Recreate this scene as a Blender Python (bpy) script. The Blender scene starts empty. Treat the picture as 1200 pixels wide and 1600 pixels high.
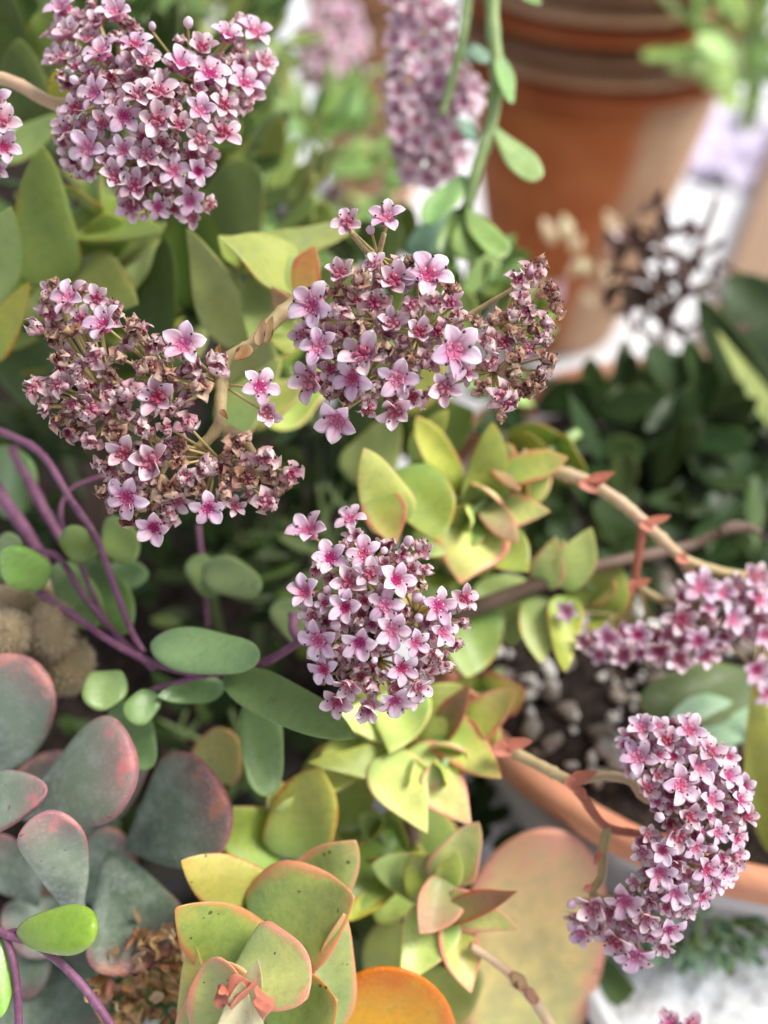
import bpy, math, random
import numpy as np
from mathutils import Vector, Matrix, Quaternion

random.seed(7)
RNG = random.Random(11)
SC = bpy.context.scene
COL = SC.collection

# ------------------------------------------------------------------ camera
CAM_Z, PITCH = 0.40, math.radians(45)
cam_data = bpy.data.cameras.new('camera')
cam = bpy.data.objects.new('camera', cam_data)
COL.objects.link(cam)
cam.location = (0, 0, CAM_Z)
cam.rotation_euler = (PITCH, 0, 0)
cam_data.sensor_fit = 'HORIZONTAL'
cam_data.sensor_width = 26
cam_data.lens = 32
cam_data.clip_start = 0.01
cam_data.clip_end = 50
cam_data.dof.use_dof = True
cam_data.dof.focus_distance = 0.180
cam_data.dof.aperture_fstop = 5.6
SC.camera = cam
FPX = 1200 * 32 / 26

# ------------------------------------------------------------------ light
EL, AZ = math.radians(54), math.radians(80)      # azimuth clockwise from +Y (away from camera) to +X (right)
world = bpy.data.worlds.new('World')
SC.world = world
world.use_nodes = True
wn, wl = world.node_tree.nodes, world.node_tree.links
wn.clear()
sky = wn.new('ShaderNodeTexSky')
sky.sky_type = 'NISHITA'
sky.sun_disc = False
sky.sun_elevation = EL
sky.sun_rotation = AZ
sky.air_density = 1.0
sky.dust_density = 3.0
hs = wn.new('ShaderNodeHueSaturation')
hs.inputs['Saturation'].default_value = 0.35      # thin overcast: greyer than a blue sky
bg = wn.new('ShaderNodeBackground')
bg.inputs['Strength'].default_value = 0.15
wo = wn.new('ShaderNodeOutputWorld')
wl.new(sky.outputs[0], hs.inputs['Color'])
wl.new(hs.outputs[0], bg.inputs['Color'])
wl.new(bg.outputs[0], wo.inputs['Surface'])
sun_data = bpy.data.lights.new('sun', 'SUN')
sun_data.energy = 2.8
sun_data.angle = math.radians(22)
sun_data.color = (1.0, 0.965, 0.91)
sun = bpy.data.objects.new('sun', sun_data)
COL.objects.link(sun)
sdir = Vector((math.sin(AZ) * math.cos(EL), math.cos(AZ) * math.cos(EL), math.sin(EL)))
sun.rotation_euler = sdir.to_track_quat('Z', 'Y').to_euler()
sun.location = (0.6, 0.4, 1.5)
vs = SC.view_settings
vs.view_transform = 'Standard'
vs.look = 'None'
vs.gamma = 1
vs.use_curve_mapping = False
vs.exposure = 0.48
SC.cycles.use_denoising = True
SC.cycles.max_bounces = 8
SC.cycles.diffuse_bounces = 4
SC.cycles.transmission_bounces = 4
SC.cycles.sample_clamp_indirect = 4

# ------------------------------------------------------------------ frames
RC = cam.rotation_euler.to_matrix()
CL = Vector(cam.location)

def P(px, py, d):
    """the place of a feature seen in the photograph, d metres in front of the lens"""
    return CL + RC @ Vector(((px - 600) / FPX * d, (800 - py) / FPX * d, -d))

def D(x, y, z=0.0):
    """a direction: x right, y up in the view, z towards the viewer"""
    return (RC @ Vector((x, y, z))).normalized()

def M(px, d):
    return px / FPX * d

# ------------------------------------------------------------------ objects
def link(name, mesh, parent=None, mat=None, mw=None):
    o = bpy.data.objects.new(name, mesh)
    COL.objects.link(o)
    if parent is not None:
        o.parent = parent
    if mat is not None and mesh is not None and len(mesh.materials) == 0:
        mesh.materials.append(mat)
    if mw is not None:
        o.matrix_basis = (W0[parent.name].inverted() @ mw) if parent is not None else mw
        W0[o.name] = mw
    else:
        W0[o.name] = W0[parent.name] if parent is not None else Matrix.Identity(4)
    return o
W0 = {}

def thing(name, label, cat, loc, group=None):
    o = bpy.data.objects.new(name, None)
    COL.objects.link(o)
    o.location = loc
    o.empty_display_size = 0.01
    o['label'] = label
    o['category'] = cat
    if group:
        o['group'] = group
    W0[o.name] = Matrix.Translation(loc)
    return o

def mesh_from(name, v, f, attrs=None, smooth=True):
    m = bpy.data.meshes.new(name)
    m.from_pydata([tuple(map(float, p)) for p in v], [], f)
    if smooth:
        m.polygons.foreach_set('use_smooth', [True] * len(m.polygons))
    if attrs is not None:
        a = m.color_attributes.new('mark', 'FLOAT_COLOR', 'POINT')
        arr = np.ones((len(v), 4), dtype=np.float32)
        arr[:, :attrs.shape[1]] = attrs
        a.data.foreach_set('color', arr.ravel())
    m.update()
    return m

class Geo:
    """collects shapes into one mesh"""
    def __init__(s):
        s.v, s.f, s.a, s.mi = [], [], [], []
    def add(s, v, f, a=None, mi=0):
        o = len(s.v)
        s.v += [tuple(map(float, p)) for p in v]
        s.f += [tuple(i + o for i in q) for q in f]
        s.a += [tuple(map(float, x)) for x in a] if a is not None else [(0.5, 0.5, 0.5)] * len(v)
        s.mi += [mi] * len(f)
    def mesh(s, name, mats=()):
        m = mesh_from(name, s.v, s.f, np.array(s.a, dtype=np.float32))
        for x in mats:
            m.materials.append(x)
        m.polygons.foreach_set('material_index', s.mi)
        return m

def tube_geo(pts, radii, n=10, cap=True):
    """a tapered tube through points (Catmull-Rom smoothed)"""
    pts = [Vector(p) for p in pts]
    if len(pts) > 2:
        P_ = [pts[0] * 2 - pts[1]] + pts + [pts[-1] * 2 - pts[-2]]
        out, rr = [], []
        for i in range(1, len(P_) - 2):
            k = 6
            for j in range(k):
                t = j / k
                a, b, c, d = P_[i - 1], P_[i], P_[i + 1], P_[i + 2]
                out.append(0.5 * ((2 * b) + (c - a) * t + (2 * a - 5 * b + 4 * c - d) * t * t + (3 * b - a - 3 * c + d) * t ** 3))
                rr.append(radii[i - 1] * (1 - t) + radii[i] * t)
        out.append(pts[-1]); rr.append(radii[-1])
        pts, radii = out, rr
    if len(pts) > 8:
        rs_ = random.Random(int(abs(pts[0][0] * 1e5)) + len(pts))
        st_ = rs_.randrange(7)
        radii = [x_ * rs_.uniform(0.93, 1.07) * (1.16 if (i_ + st_) % 9 == 0 else 1) for i_, x_ in enumerate(radii)]
    v, f, a = [], [], []
    ref = None
    N = len(pts)
    for i, p in enumerate(pts):
        tg = (pts[min(i + 1, N - 1)] - pts[max(i - 1, 0)]).normalized()
        if ref is None:
            ref = tg.orthogonal().normalized()
        ref = (ref - tg * ref.dot(tg)).normalized()
        bi = tg.cross(ref)
        for k in range(n):
            th = 2 * math.pi * k / n
            v.append(p + (ref * math.cos(th) + bi * math.sin(th)) * radii[i])
            a.append((i / max(N - 1, 1), k / n, 0.5))
    for i in range(N - 1):
        for k in range(n):
            f.append((i * n + k, i * n + (k + 1) % n, (i + 1) * n + (k + 1) % n, (i + 1) * n + k))
    if cap:
        f.append(tuple(range(n - 1, -1, -1)))
        f.append(tuple((N - 1) * n + k for k in range(n)))
    return v, f, a

def tube(name, pts, radii, mat, parent, n=10):
    o = P0 = Vector(W0[parent.name].translation) if parent is not None else Vector((0, 0, 0))
    v, f, a = tube_geo([Vector(p) - o for p in pts], radii, n)
    return link(name, mesh_from(name, v, f, np.array(a)), parent, mat)

# ------------------------------------------------------------------ materials
def ramp_color(nodes, links, fac, stops, interp='LINEAR'):
    r = nodes.new('ShaderNodeValToRGB')
    r.color_ramp.interpolation = interp
    while len(r.color_ramp.elements) < len(stops):
        r.color_ramp.elements.new(0.5)
    for e, (p, c) in zip(r.color_ramp.elements, stops):
        e.position = p
        e.color = (*c, 1)
    links.new(fac, r.inputs[0])
    return r.outputs[0]

class Mat:
    def __init__(s, name):
        s.m = bpy.data.materials.new(name)
        s.m.use_nodes = True
        s.n, s.l = s.m.node_tree.nodes, s.m.node_tree.links
        s.b = s.n['Principled BSDF']
    def noise(s, scale, detail=3, rough=0.6, obj=True):
        t = s.n.new('ShaderNodeTexNoise')
        t.inputs['Scale'].default_value = scale
        t.inputs['Detail'].default_value = detail
        t.inputs['Roughness'].default_value = rough
        tc = s.n.new('ShaderNodeTexCoord')
        s.l.new(tc.outputs['Object' if obj else 'Generated'], t.inputs['Vector'])
        return t.outputs[0]
    def math(s, op, a, b=None, clamp=False):
        m = s.n.new('ShaderNodeMath')
        m.operation = op
        m.use_clamp = clamp
        for i, x in enumerate((a, b)):
            if x is None: continue
            if isinstance(x, (int, float)): m.inputs[i].default_value = x
            else: s.l.new(x, m.inputs[i])
        return m.outputs[0]
    def mapr(s, x, a, b, c=0.0, d=1.0):
        m = s.n.new('ShaderNodeMapRange')
        m.interpolation_type = 'SMOOTHSTEP'
        s.l.new(x, m.inputs[0])
        for i, v in enumerate((a, b, c, d)): m.inputs[i + 1].default_value = v
        return m.outputs[0]
    def mix(s, fac, a, b, mode='MIX'):
        m = s.n.new('ShaderNodeMix')
        m.data_type = 'RGBA'
        m.blend_type = mode
        for sock, x in ((m.inputs[0], fac), (m.inputs[6], a), (m.inputs[7], b)):
            if isinstance(x, (int, float)): sock.default_value = x
            elif isinstance(x, tuple): sock.default_value = (*x, 1)
            else: s.l.new(x, sock)
        return m.outputs[2]
    def mark(s):
        a = s.n.new('ShaderNodeAttribute')
        a.attribute_name = 'mark'
        sp = s.n.new('ShaderNodeSeparateColor')
        s.l.new(a.outputs['Color'], sp.inputs[0])
        return sp.outputs
    def rand(s):
        return s.n.new('ShaderNodeObjectInfo').outputs['Random']
    def bump(s, h, strength, dist):
        b = s.n.new('ShaderNodeBump')
        b.inputs['Strength'].default_value = strength
        b.inputs['Distance'].default_value = dist
        s.l.new(h, b.inputs['Height'])
        s.l.new(b.outputs[0], s.b.inputs['Normal'])
    def hsv(s, col, h=0.0, sv=0.0, v=0.0):
        """vary by the object's random number"""
        n = s.n.new('ShaderNodeHueSaturation')
        r = s.rand()
        s.l.new(s.mapr(r, 0, 1, 0.5 - h, 0.5 + h), n.inputs['Hue'])
        wn_ = s.n.new('ShaderNodeTexWhiteNoise'); wn_.noise_dimensions = '1D'
        s.l.new(r, wn_.inputs['W'])
        s.l.new(s.mapr(wn_.outputs[0], 0, 1, 1 - v, 1 + v), n.inputs['Value'])
        s.l.new(s.mapr(wn_.outputs[0], 0, 1, 1 + sv, 1 - sv), n.inputs['Saturation'])
        s.l.new(col, n.inputs['Color'])
        return n.outputs[0]
    def color(s, c):
        if isinstance(c, tuple): s.b.inputs['Base Color'].default_value = (*c, 1)
        else: s.l.new(c, s.b.inputs['Base Color'])
    def set(s, rough=0.5, sss=0.0, sss_r=(1, 1, 1), sss_s=0.002, spec=0.5, trans=0.0, tcol=None, coat=0.0):
        s.b.inputs['Roughness'].default_value = rough
        s.b.inputs['Specular IOR Level'].default_value = spec
        if coat:
            s.b.inputs['Coat Weight'].default_value = coat
            s.b.inputs['Coat Roughness'].default_value = 0.35
        if sss:
            s.b.inputs['Subsurface Weight'].default_value = sss
            s.b.inputs['Subsurface Radius'].default_value = sss_r
            s.b.inputs['Subsurface Scale'].default_value = sss_s
        if trans:
            t = s.n.new('ShaderNodeBsdfTranslucent')
            src = s.b.inputs['Base Color'].links
            if src: s.l.new(src[0].from_socket, t.inputs[0])
            mx = s.n.new('ShaderNodeMixShader')
            mx.inputs[0].default_value = trans
            out = s.n['Material Output']
            s.l.new(s.b.outputs[0], mx.inputs[1]); s.l.new(t.outputs[0], mx.inputs[2])
            s.l.new(mx.outputs[0], out.inputs['Surface'])
        return s.m

def leaf_mat(name, mid, base, edge, tipc, edge_lo=0.72, edge_hi=1.0, tip_lo=0.8, blot=0.35, rough=0.42,
             sss=0.35, spots=0.0, spot_c=(0.05, 0.02, 0.015), bloom=0.0, freckle=None):
    k = Mat(name)
    t, e, r = k.mark()[0:3]
    n1 = k.noise(150, 4)
    n2 = k.noise(650, 4)
    c = k.mix(k.mapr(t, 0.0, 0.75), base, mid)
    c2 = k.mix(1.0, c, (1.45, 1.35, 1.1), 'MULTIPLY')
    c = k.mix(k.mapr(n1, 0.35, 0.7, 0.0, blot * 1.3), c, c2)
    c = k.mix(k.mapr(n2, 0.4, 0.75, 0.0, 0.45), c, k.mix(1.0, c, (0.60, 0.74, 0.55), 'MULTIPLY'))
    ee = k.math('ADD', e, k.math('ADD', k.math('MULTIPLY', k.math('SUBTRACT', n1, 0.5), 0.45), k.math('MULTIPLY', k.math('SUBTRACT', n2, 0.5), 0.3)))
    c = k.mix(k.mapr(ee, edge_lo, edge_hi), c, edge)
    tt = k.math('ADD', t, k.math('MULTIPLY', k.math('SUBTRACT', n1, 0.5), 0.5))
    c = k.mix(k.mapr(tt, tip_lo, 1.12), c, tipc)
    if freckle:
        n5 = k.noise(1700, 3)
        c = k.mix(k.mapr(n5, 0.56, 0.7, 0, 0.5), c, freckle)
    n7, n8 = k.noise(3400, 2), k.noise(320, 5)
    c = k.mix(k.mapr(n7, 0.6, 0.75, 0, 0.35), c, (0.45, 0.46, 0.30))
    c = k.mix(k.mapr(n8, 0.58, 0.8, 0, 0.45), c, k.mix(1.0, c, (1.25, 0.8, 0.55), 'MULTIPLY'))
    if bloom:
        n4 = k.noise(120, 5)
        c = k.mix(k.mapr(n4, 0.3, 0.7, bloom * 0.3, bloom), c, (0.42, 0.47, 0.42))
    if spots:
        n3 = k.noise(420, 1)
        c = k.mix(k.mapr(n3, 0.80 - spots, 0.83 - spots, 0, 0.85), c, spot_c)
    c = k.hsv(c, 0.018, 0.10, 0.16)
    k.color(c)
    k.bump(k.math('ADD', k.noise(900, 3), k.math('MULTIPLY', n1, 1.5)), 0.22, 0.0004)
    k.l.new(k.mapr(n1, 0.3, 0.7, rough - 0.08, rough + 0.14), k.b.inputs['Roughness'])
    m = k.set(rough, sss, (0.9, 1.0, 0.35), 0.0014, 0.18 if 'shade' in name or 'deep' in name else 0.42)
    k.l.new(k.mapr(n1, 0.3, 0.7, rough - 0.08, rough + 0.14), k.b.inputs['Roughness'])
    return m

MAT = {}
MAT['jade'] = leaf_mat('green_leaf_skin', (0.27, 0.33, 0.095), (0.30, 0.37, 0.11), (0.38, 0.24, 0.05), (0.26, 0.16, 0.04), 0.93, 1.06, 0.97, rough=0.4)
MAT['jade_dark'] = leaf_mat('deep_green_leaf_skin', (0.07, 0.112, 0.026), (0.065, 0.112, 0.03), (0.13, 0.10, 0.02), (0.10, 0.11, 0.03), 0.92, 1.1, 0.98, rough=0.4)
MAT['lime'] = leaf_mat('lime_leaf_skin', (0.50, 0.56, 0.15), (0.34, 0.48, 0.12), (0.70, 0.42, 0.18), (0.70, 0.40, 0.18), 0.84, 1.08, 0.86, blot=0.5)
MAT['lime_pink'] = leaf_mat('pink_edged_leaf_skin', (0.58, 0.57, 0.20), (0.33, 0.46, 0.13), (0.68, 0.27, 0.18), (0.68, 0.32, 0.20), 0.62, 1.0, 0.72, blot=0.5)
MAT['olive'] = leaf_mat('olive_leaf_skin', (0.28, 0.35, 0.09), (0.22, 0.33, 0.085), (0.46, 0.24, 0.06), (0.50, 0.30, 0.05), 0.86, 1.08, 0.85, blot=0.5)
MAT['yellow'] = leaf_mat('yellow_leaf_skin', (0.48, 0.46, 0.11), (0.30, 0.38, 0.10), (0.52, 0.20, 0.05), (0.55, 0.30, 0.05), 0.82, 1.06, 0.8, spots=0.03)
MAT['front'] = leaf_mat('front_leaf_skin', (0.30, 0.34, 0.10), (0.23, 0.32, 0.11), (0.56, 0.20, 0.11), (0.56, 0.24, 0.11), 0.62, 1.02, 0.78, blot=0.6, spots=0.05, freckle=(0.40, 0.42, 0.16))
MAT['redback'] = leaf_mat('red_backed_leaf_skin', (0.34, 0.20, 0.12), (0.25, 0.26, 0.09), (0.50, 0.14, 0.09), (0.45, 0.15, 0.10), 0.7, 1.0, 0.75)
MAT['orange'] = leaf_mat('orange_leaf_skin', (0.74, 0.34, 0.06), (0.66, 0.46, 0.08), (0.66, 0.14, 0.07), (0.68, 0.17, 0.06), 0.55, 0.98, 0.62, blot=0.4, freckle=(0.75, 0.5, 0.2))
MAT['disc'] = leaf_mat('blushed_disc_leaf_skin', (0.46, 0.33, 0.13), (0.40, 0.42, 0.14), (0.56, 0.17, 0.12), (0.50, 0.20, 0.13), 0.60, 1.04, 0.66, blot=0.7, spots=0.06, freckle=(0.36, 0.40, 0.14))
def paddle_mat(name, base, mid, blush, glow, pale):
    k = Mat(name)
    t, e, r = k.mark()[0:3]
    n1, n2, n3 = k.noise(45, 4), k.noise(240, 4), k.noise(1400, 2)
    tt = k.math('ADD', t, k.math('MULTIPLY', k.math('SUBTRACT', n1, 0.5), 0.45))
    c = k.mix(k.mapr(tt, 0.15, 0.6), base, mid)
    c = k.mix(k.mapr(n2, 0.42, 0.72, 0, pale), c, (0.40, 0.44, 0.38))
    c = k.mix(k.mapr(tt, 0.66, 1.02, 0, 0.75), c, blush)
    c = k.mix(k.math('MULTIPLY', k.mapr(k.math('ADD', e, k.math('MULTIPLY', n1, 0.2)), 0.95, 1.15), k.mapr(t, 0.35, 0.75)), c, (0.36, 0.14, 0.16))
    c = k.mix(k.mapr(k.math('MULTIPLY', k.math('ADD', n1, n2), k.mapr(t, 0.45, 0.95)), 0.98, 1.2, 0, 0.8), c, glow)
    c = k.mix(k.mapr(n3, 0.5, 0.75, 0, 0.28), c, (0.50, 0.52, 0.46))
    n4, n5 = k.noise(420, 1), k.noise(90, 6, 0.75)
    c = k.mix(k.mapr(n5, 0.50, 0.62, 0, 0.30), c, (0.40, 0.45, 0.38))
    c = k.mix(k.mapr(n4, 0.74, 0.77, 0, 0.7), c, (0.16, 0.09, 0.07))
    c = k.hsv(c, 0.012, 0.12, 0.14)
    k.color(c)
    k.bump(k.math('ADD', n2, n1), 0.25, 0.0005)
    return k.set(0.55, 0.2, (0.9, 0.8, 0.5), 0.002, 0.4)
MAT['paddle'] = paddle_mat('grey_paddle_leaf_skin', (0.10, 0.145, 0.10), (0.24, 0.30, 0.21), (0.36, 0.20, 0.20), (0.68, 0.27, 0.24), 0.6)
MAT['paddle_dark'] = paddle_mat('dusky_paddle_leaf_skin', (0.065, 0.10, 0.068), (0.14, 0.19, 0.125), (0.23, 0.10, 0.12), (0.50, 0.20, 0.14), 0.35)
MAT['bead'] = leaf_mat('bead_leaf_skin', (0.18, 0.275, 0.095), (0.16, 0.25, 0.10), (0.15, 0.23, 0.08), (0.14, 0.07, 0.09), 0.95, 1.2, 1.0, blot=0.3, rough=0.33)
MAT['beadlight'] = leaf_mat('light_bead_leaf_skin', (0.24, 0.42, 0.08), (0.22, 0.36, 0.10), (0.22, 0.38, 0.07), (0.20, 0.07, 0.09), 0.95, 1.2, 1.02, blot=0.3, rough=0.26)
MAT['trail'] = leaf_mat('trailing_leaf_skin', (0.22, 0.36, 0.11), (0.20, 0.32, 0.12), (0.36, 0.46, 0.20), (0.40, 0.45, 0.22), 0.85, 1.1, 0.9, blot=0.4, rough=0.4)
MAT['teal'] = leaf_mat('teal_leaf_skin', (0.16, 0.28, 0.20), (0.12, 0.24, 0.17), (0.2, 0.32, 0.24), (0.2, 0.3, 0.2), 0.85, 1.1, 0.9)
MAT['fresh'] = leaf_mat('fresh_leaf_skin', (0.34, 0.52, 0.16), (0.24, 0.42, 0.12), (0.45, 0.60, 0.28), (0.45, 0.6, 0.25), 0.8, 1.1, 0.9)
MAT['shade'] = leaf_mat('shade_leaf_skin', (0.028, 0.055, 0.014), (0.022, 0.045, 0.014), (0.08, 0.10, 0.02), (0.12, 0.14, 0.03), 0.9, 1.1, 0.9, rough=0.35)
MAT['minty'] = leaf_mat('minty_leaf_skin', (0.27, 0.40, 0.27), (0.20, 0.33, 0.20), (0.10, 0.22, 0.08), (0.25, 0.36, 0.2), 0.85, 1.1, 0.95)
MAT['dried'] = leaf_mat('dried_leaf_skin', (0.075, 0.03, 0.02), (0.05, 0.02, 0.015), (0.15, 0.07, 0.05), (0.13, 0.06, 0.04), 0.7, 1.0, 0.7, rough=0.6, sss=0.0)
MAT['bract'] = leaf_mat('bract_skin', (0.36, 0.17, 0.09), (0.34, 0.19, 0.09), (0.17, 0.05, 0.035), (0.13, 0.045, 0.03), 0.6, 1.0, 0.55, rough=0.6, spots=0.12)

def stem_mat(name, a, b, c, sss=0.2, rough=0.5, scale=140):
    k = Mat(name)
    n1, n2 = k.noise(scale, 4), k.noise(scale * 5, 3)
    col = k.mix(k.mapr(n1, 0.35, 0.65), a, b)
    col = k.mix(k.mapr(n2, 0.5, 0.75, 0, 0.6), col, c)
    k.color(col)
    k.bump(k.math('ADD', n2, n1), 0.35, 0.0003)
    return k.set(rough, sss, (1, 0.7, 0.4), 0.0012, 0.4)
MAT['stem'] = stem_mat('flower_stem_skin', (0.40, 0.32, 0.15), (0.46, 0.36, 0.19), (0.38, 0.17, 0.09))
MAT['stem_pink'] = stem_mat('pinkish_stem_skin', (0.55, 0.38, 0.25), (0.45, 0.36, 0.20), (0.52, 0.22, 0.13))
MAT['stem_red'] = stem_mat('red_joint_skin', (0.46, 0.15, 0.09), (0.40, 0.14, 0.09), (0.30, 0.08, 0.06))
MAT['stem_brown'] = stem_mat('brown_stem_skin', (0.13, 0.085, 0.06), (0.18, 0.12, 0.09), (0.08, 0.045, 0.035), 0.0, 0.7)
MAT['stem_green'] = stem_mat('trailing_stem_skin', (0.24, 0.34, 0.12), (0.30, 0.40, 0.16), (0.2, 0.28, 0.1))
MAT['stem_purple'] = stem_mat('purple_stem_skin', (0.15, 0.05, 0.11), (0.22, 0.09, 0.16), (0.30, 0.17, 0.17), 0.2, 0.6)
MAT['pedicel'] = stem_mat('pedicel_skin', (0.48, 0.44, 0.17), (0.52, 0.40, 0.20), (0.48, 0.22, 0.14))
MAT['cream'] = stem_mat('cream_bud_skin', (0.58, 0.56, 0.30), (0.62, 0.55, 0.35), (0.55, 0.30, 0.2), 0.4)

def petal_mat(name, tip, body, base, rim, fleck, dark=0.0, lo=0.0, hi=0.36):
    k = Mat(name)
    t, e, r = k.mark()[0:3]
    n = k.noise(3.5, 3)
    n2 = k.noise(13, 2)
    tt = k.math('ADD', t, k.math('MULTIPLY', k.math('SUBTRACT', n, 0.5), 0.22))
    c = k.mix(k.mapr(tt, lo, hi + 0.06), base, body)
    c = k.mix(k.mapr(tt, 0.45, 0.95), c, tip)
    # darker midrib streak running out of the throat
    rib = k.math('MULTIPLY', k.mapr(e, 0.28, 0.0), k.mapr(t, 0.75, 0.30))
    c = k.mix(k.math('MULTIPLY', rib, 0.45), c, base)
    c = k.mix(k.mapr(k.math('ADD', e, k.math('MULTIPLY', n, 0.3)), 0.95, 1.2, 0, 0.7), c, rim)
    c = k.mix(k.mapr(n2, 0.66, 0.74, 0, 0.55), c, fleck)
    c = k.hsv(c, 0.016, 0.18, 0.13)
    k.color(c)
    k.bump(n2, 0.12, 0.03)
    return k.set(0.42, 0.25, (1.0, 0.6, 0.7), 0.0007, 0.4, trans=0.32)
MAT['petal_fresh'] = petal_mat('fresh_petal_skin', (0.84, 0.68, 0.77), (0.80, 0.56, 0.69), (0.62, 0.17, 0.36), (0.80, 0.64, 0.68), (0.62, 0.25, 0.38))
MAT['petal_mid'] = petal_mat('ageing_petal_skin', (0.85, 0.71, 0.75), (0.82, 0.58, 0.66), (0.66, 0.27, 0.40), (0.55, 0.36, 0.26), (0.40, 0.14, 0.18), lo=0.0, hi=0.5)
MAT['petal_old'] = petal_mat('withered_petal_skin', (0.84, 0.65, 0.64), (0.79, 0.52, 0.55), (0.60, 0.25, 0.31), (0.34, 0.16, 0.08), (0.22, 0.08, 0.06), lo=0.0, hi=0.6)
MAT['petal_brown'] = petal_mat('brown_petal_skin', (0.68, 0.43, 0.30), (0.58, 0.33, 0.23), (0.16, 0.05, 0.035), (0.22, 0.10, 0.05), (0.14, 0.05, 0.03), lo=0.0, hi=0.5)
MAT['petal_bg'] = petal_mat('pale_petal_skin', (0.80, 0.62, 0.68), (0.80, 0.60, 0.68), (0.74, 0.44, 0.54), (0.72, 0.5, 0.5), (0.6, 0.35, 0.4))

def centre_mat(name, a, b, c):
    k = Mat(name)
    t, e, r = k.mark()[0:3]
    n = k.noise(11, 3)
    col = k.mix(k.mapr(t, 0.0, 1.0), a, b)
    col = k.mix(k.mapr(n, 0.5, 0.7, 0, 0.7), col, c)
    k.color(k.hsv(col, 0.01, 0.15, 0.22))
    k.bump(n, 0.5, 0.05)
    return k.set(0.5, 0.2, (1, 0.4, 0.4), 0.0006, 0.4)
MAT['centre_fresh'] = centre_mat('magenta_centre', (0.55, 0.08, 0.22), (0.70, 0.22, 0.40), (0.40, 0.04, 0.14))
MAT['centre_mid'] = centre_mat('crimson_centre', (0.48, 0.09, 0.17), (0.62, 0.22, 0.30), (0.32, 0.05, 0.09))
MAT['centre_old'] = centre_mat('brown_centre', (0.16, 0.04, 0.035), (0.30, 0.12, 0.08), (0.09, 0.03, 0.02))
MAT['centre_pale'] = centre_mat('pale_pink_centre', (0.66, 0.24, 0.38), (0.74, 0.40, 0.50), (0.55, 0.2, 0.3))
MAT['calyx'] = centre_mat('calyx_skin', (0.58, 0.40, 0.27), (0.72, 0.46, 0.44), (0.50, 0.42, 0.22))
k = Mat('anther_skin'); k.color((0.045, 0.012, 0.02)); MAT['anther'] = k.set(0.5)
k = Mat('filament_skin'); k.color((0.62, 0.34, 0.40)); MAT['filament'] = k.set(0.5, 0.3, (1, .5, .5), 0.0005)

# terracotta
def terracotta(name, a, b, lime=0.3, scale=30):
    k = Mat(name)
    n1, n2, n3 = k.noise(scale, 5), k.noise(scale * 12, 3), k.noise(scale * 0.5, 4)
    c = k.mix(k.mapr(n1, 0.3, 0.7), a, b)
    c = k.mix(k.mapr(n2, 0.5, 0.8, 0, 0.4), c, (0.55, 0.30, 0.18))
    c = k.mix(k.mapr(n3, 0.62 - lime * 0.5, 0.85 - lime * 0.5, 0, 0.8 if lime > 0.1 else 0.25), c, (0.50, 0.46, 0.46))
    k.color(c)
    k.bump(k.math('ADD', n2, n1), 0.4, 0.0008)
    return k.set(0.8, spec=0.25)
MAT['clay'] = terracotta('terracotta_clay', (0.50, 0.20, 0.11), (0.58, 0.27, 0.16), 0.12)
MAT['clay_lime'] = terracotta('limed_terracotta_clay', (0.55, 0.47, 0.45), (0.68, 0.64, 0.63), 0.75, 40)
MAT['clay_dark'] = terracotta('dark_terracotta_clay', (0.34, 0.075, 0.02), (0.44, 0.13, 0.045), 0.02)
MAT['clay_tan'] = terracotta('tan_terracotta_clay', (0.42, 0.21, 0.11), (0.52, 0.31, 0.19), 0.15)

MAT['clay_brown'] = terracotta('brown_terracotta_clay', (0.20, 0.10, 0.05), (0.32, 0.17, 0.10), 0.1)
k = Mat('side_lit_terracotta_clay'); tc = k.n.new('ShaderNodeTexCoord'); sx = k.n.new('ShaderNodeSeparateXYZ'); k.l.new(tc.outputs['Object'], sx.inputs[0])
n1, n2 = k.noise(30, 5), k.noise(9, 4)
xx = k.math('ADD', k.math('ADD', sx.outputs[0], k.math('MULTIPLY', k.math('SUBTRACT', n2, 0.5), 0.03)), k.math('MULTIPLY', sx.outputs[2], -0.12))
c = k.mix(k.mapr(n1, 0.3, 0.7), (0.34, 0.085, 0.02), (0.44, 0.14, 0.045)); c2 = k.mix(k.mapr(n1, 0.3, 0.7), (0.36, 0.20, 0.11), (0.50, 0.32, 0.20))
c = k.mix(k.mapr(xx, -0.014, 0.004), c, c2); k.color(c); k.bump(n1, 0.3, 0.001); MAT['clay_side_lit'] = k.set(0.8, spec=0.25)  # shaded orange left and sunlit tan right, painted into the body colour
k = Mat('soil'); n1, n2 = k.noise(220, 5), k.noise(700, 3)
k.color(k.mix(k.mapr(n1, 0.35, 0.7), (0.018, 0.012, 0.010), (0.075, 0.052, 0.042))); k.bump(k.math('ADD', n1, n2), 1.0, 0.004)
MAT['soil'] = k.set(0.9, spec=0.2)
k = Mat('stone'); n1 = k.noise(2.2, 5)
c = k.mix(k.mapr(k.rand(), 0.15, 0.85), (0.26, 0.21, 0.17), (0.86, 0.82, 0.76))
c = k.mix(k.mapr(n1, 0.45, 0.75, 0, 0.45), c, (0.34, 0.29, 0.25))
k.color(c); k.bump(n1, 0.5, 0.08); MAT['stone'] = k.set(0.85)
k = Mat('white_table_paint'); n1, n2 = k.noise(4, 5), k.noise(60, 4)
c = k.mix(k.mapr(n1, 0.35, 0.7), (0.74, 0.75, 0.77), (0.64, 0.65, 0.68))
c = k.mix(k.mapr(n2, 0.55, 0.75, 0, 0.35), c, (0.42, 0.42, 0.42))
k.color(c); MAT['table'] = k.set(0.45)
k = Mat('wood'); n1 = k.noise(25, 5)
w = k.n.new('ShaderNodeTexWave'); w.inputs['Scale'].default_value = 22; w.inputs['Distortion'].default_value = 5
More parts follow.
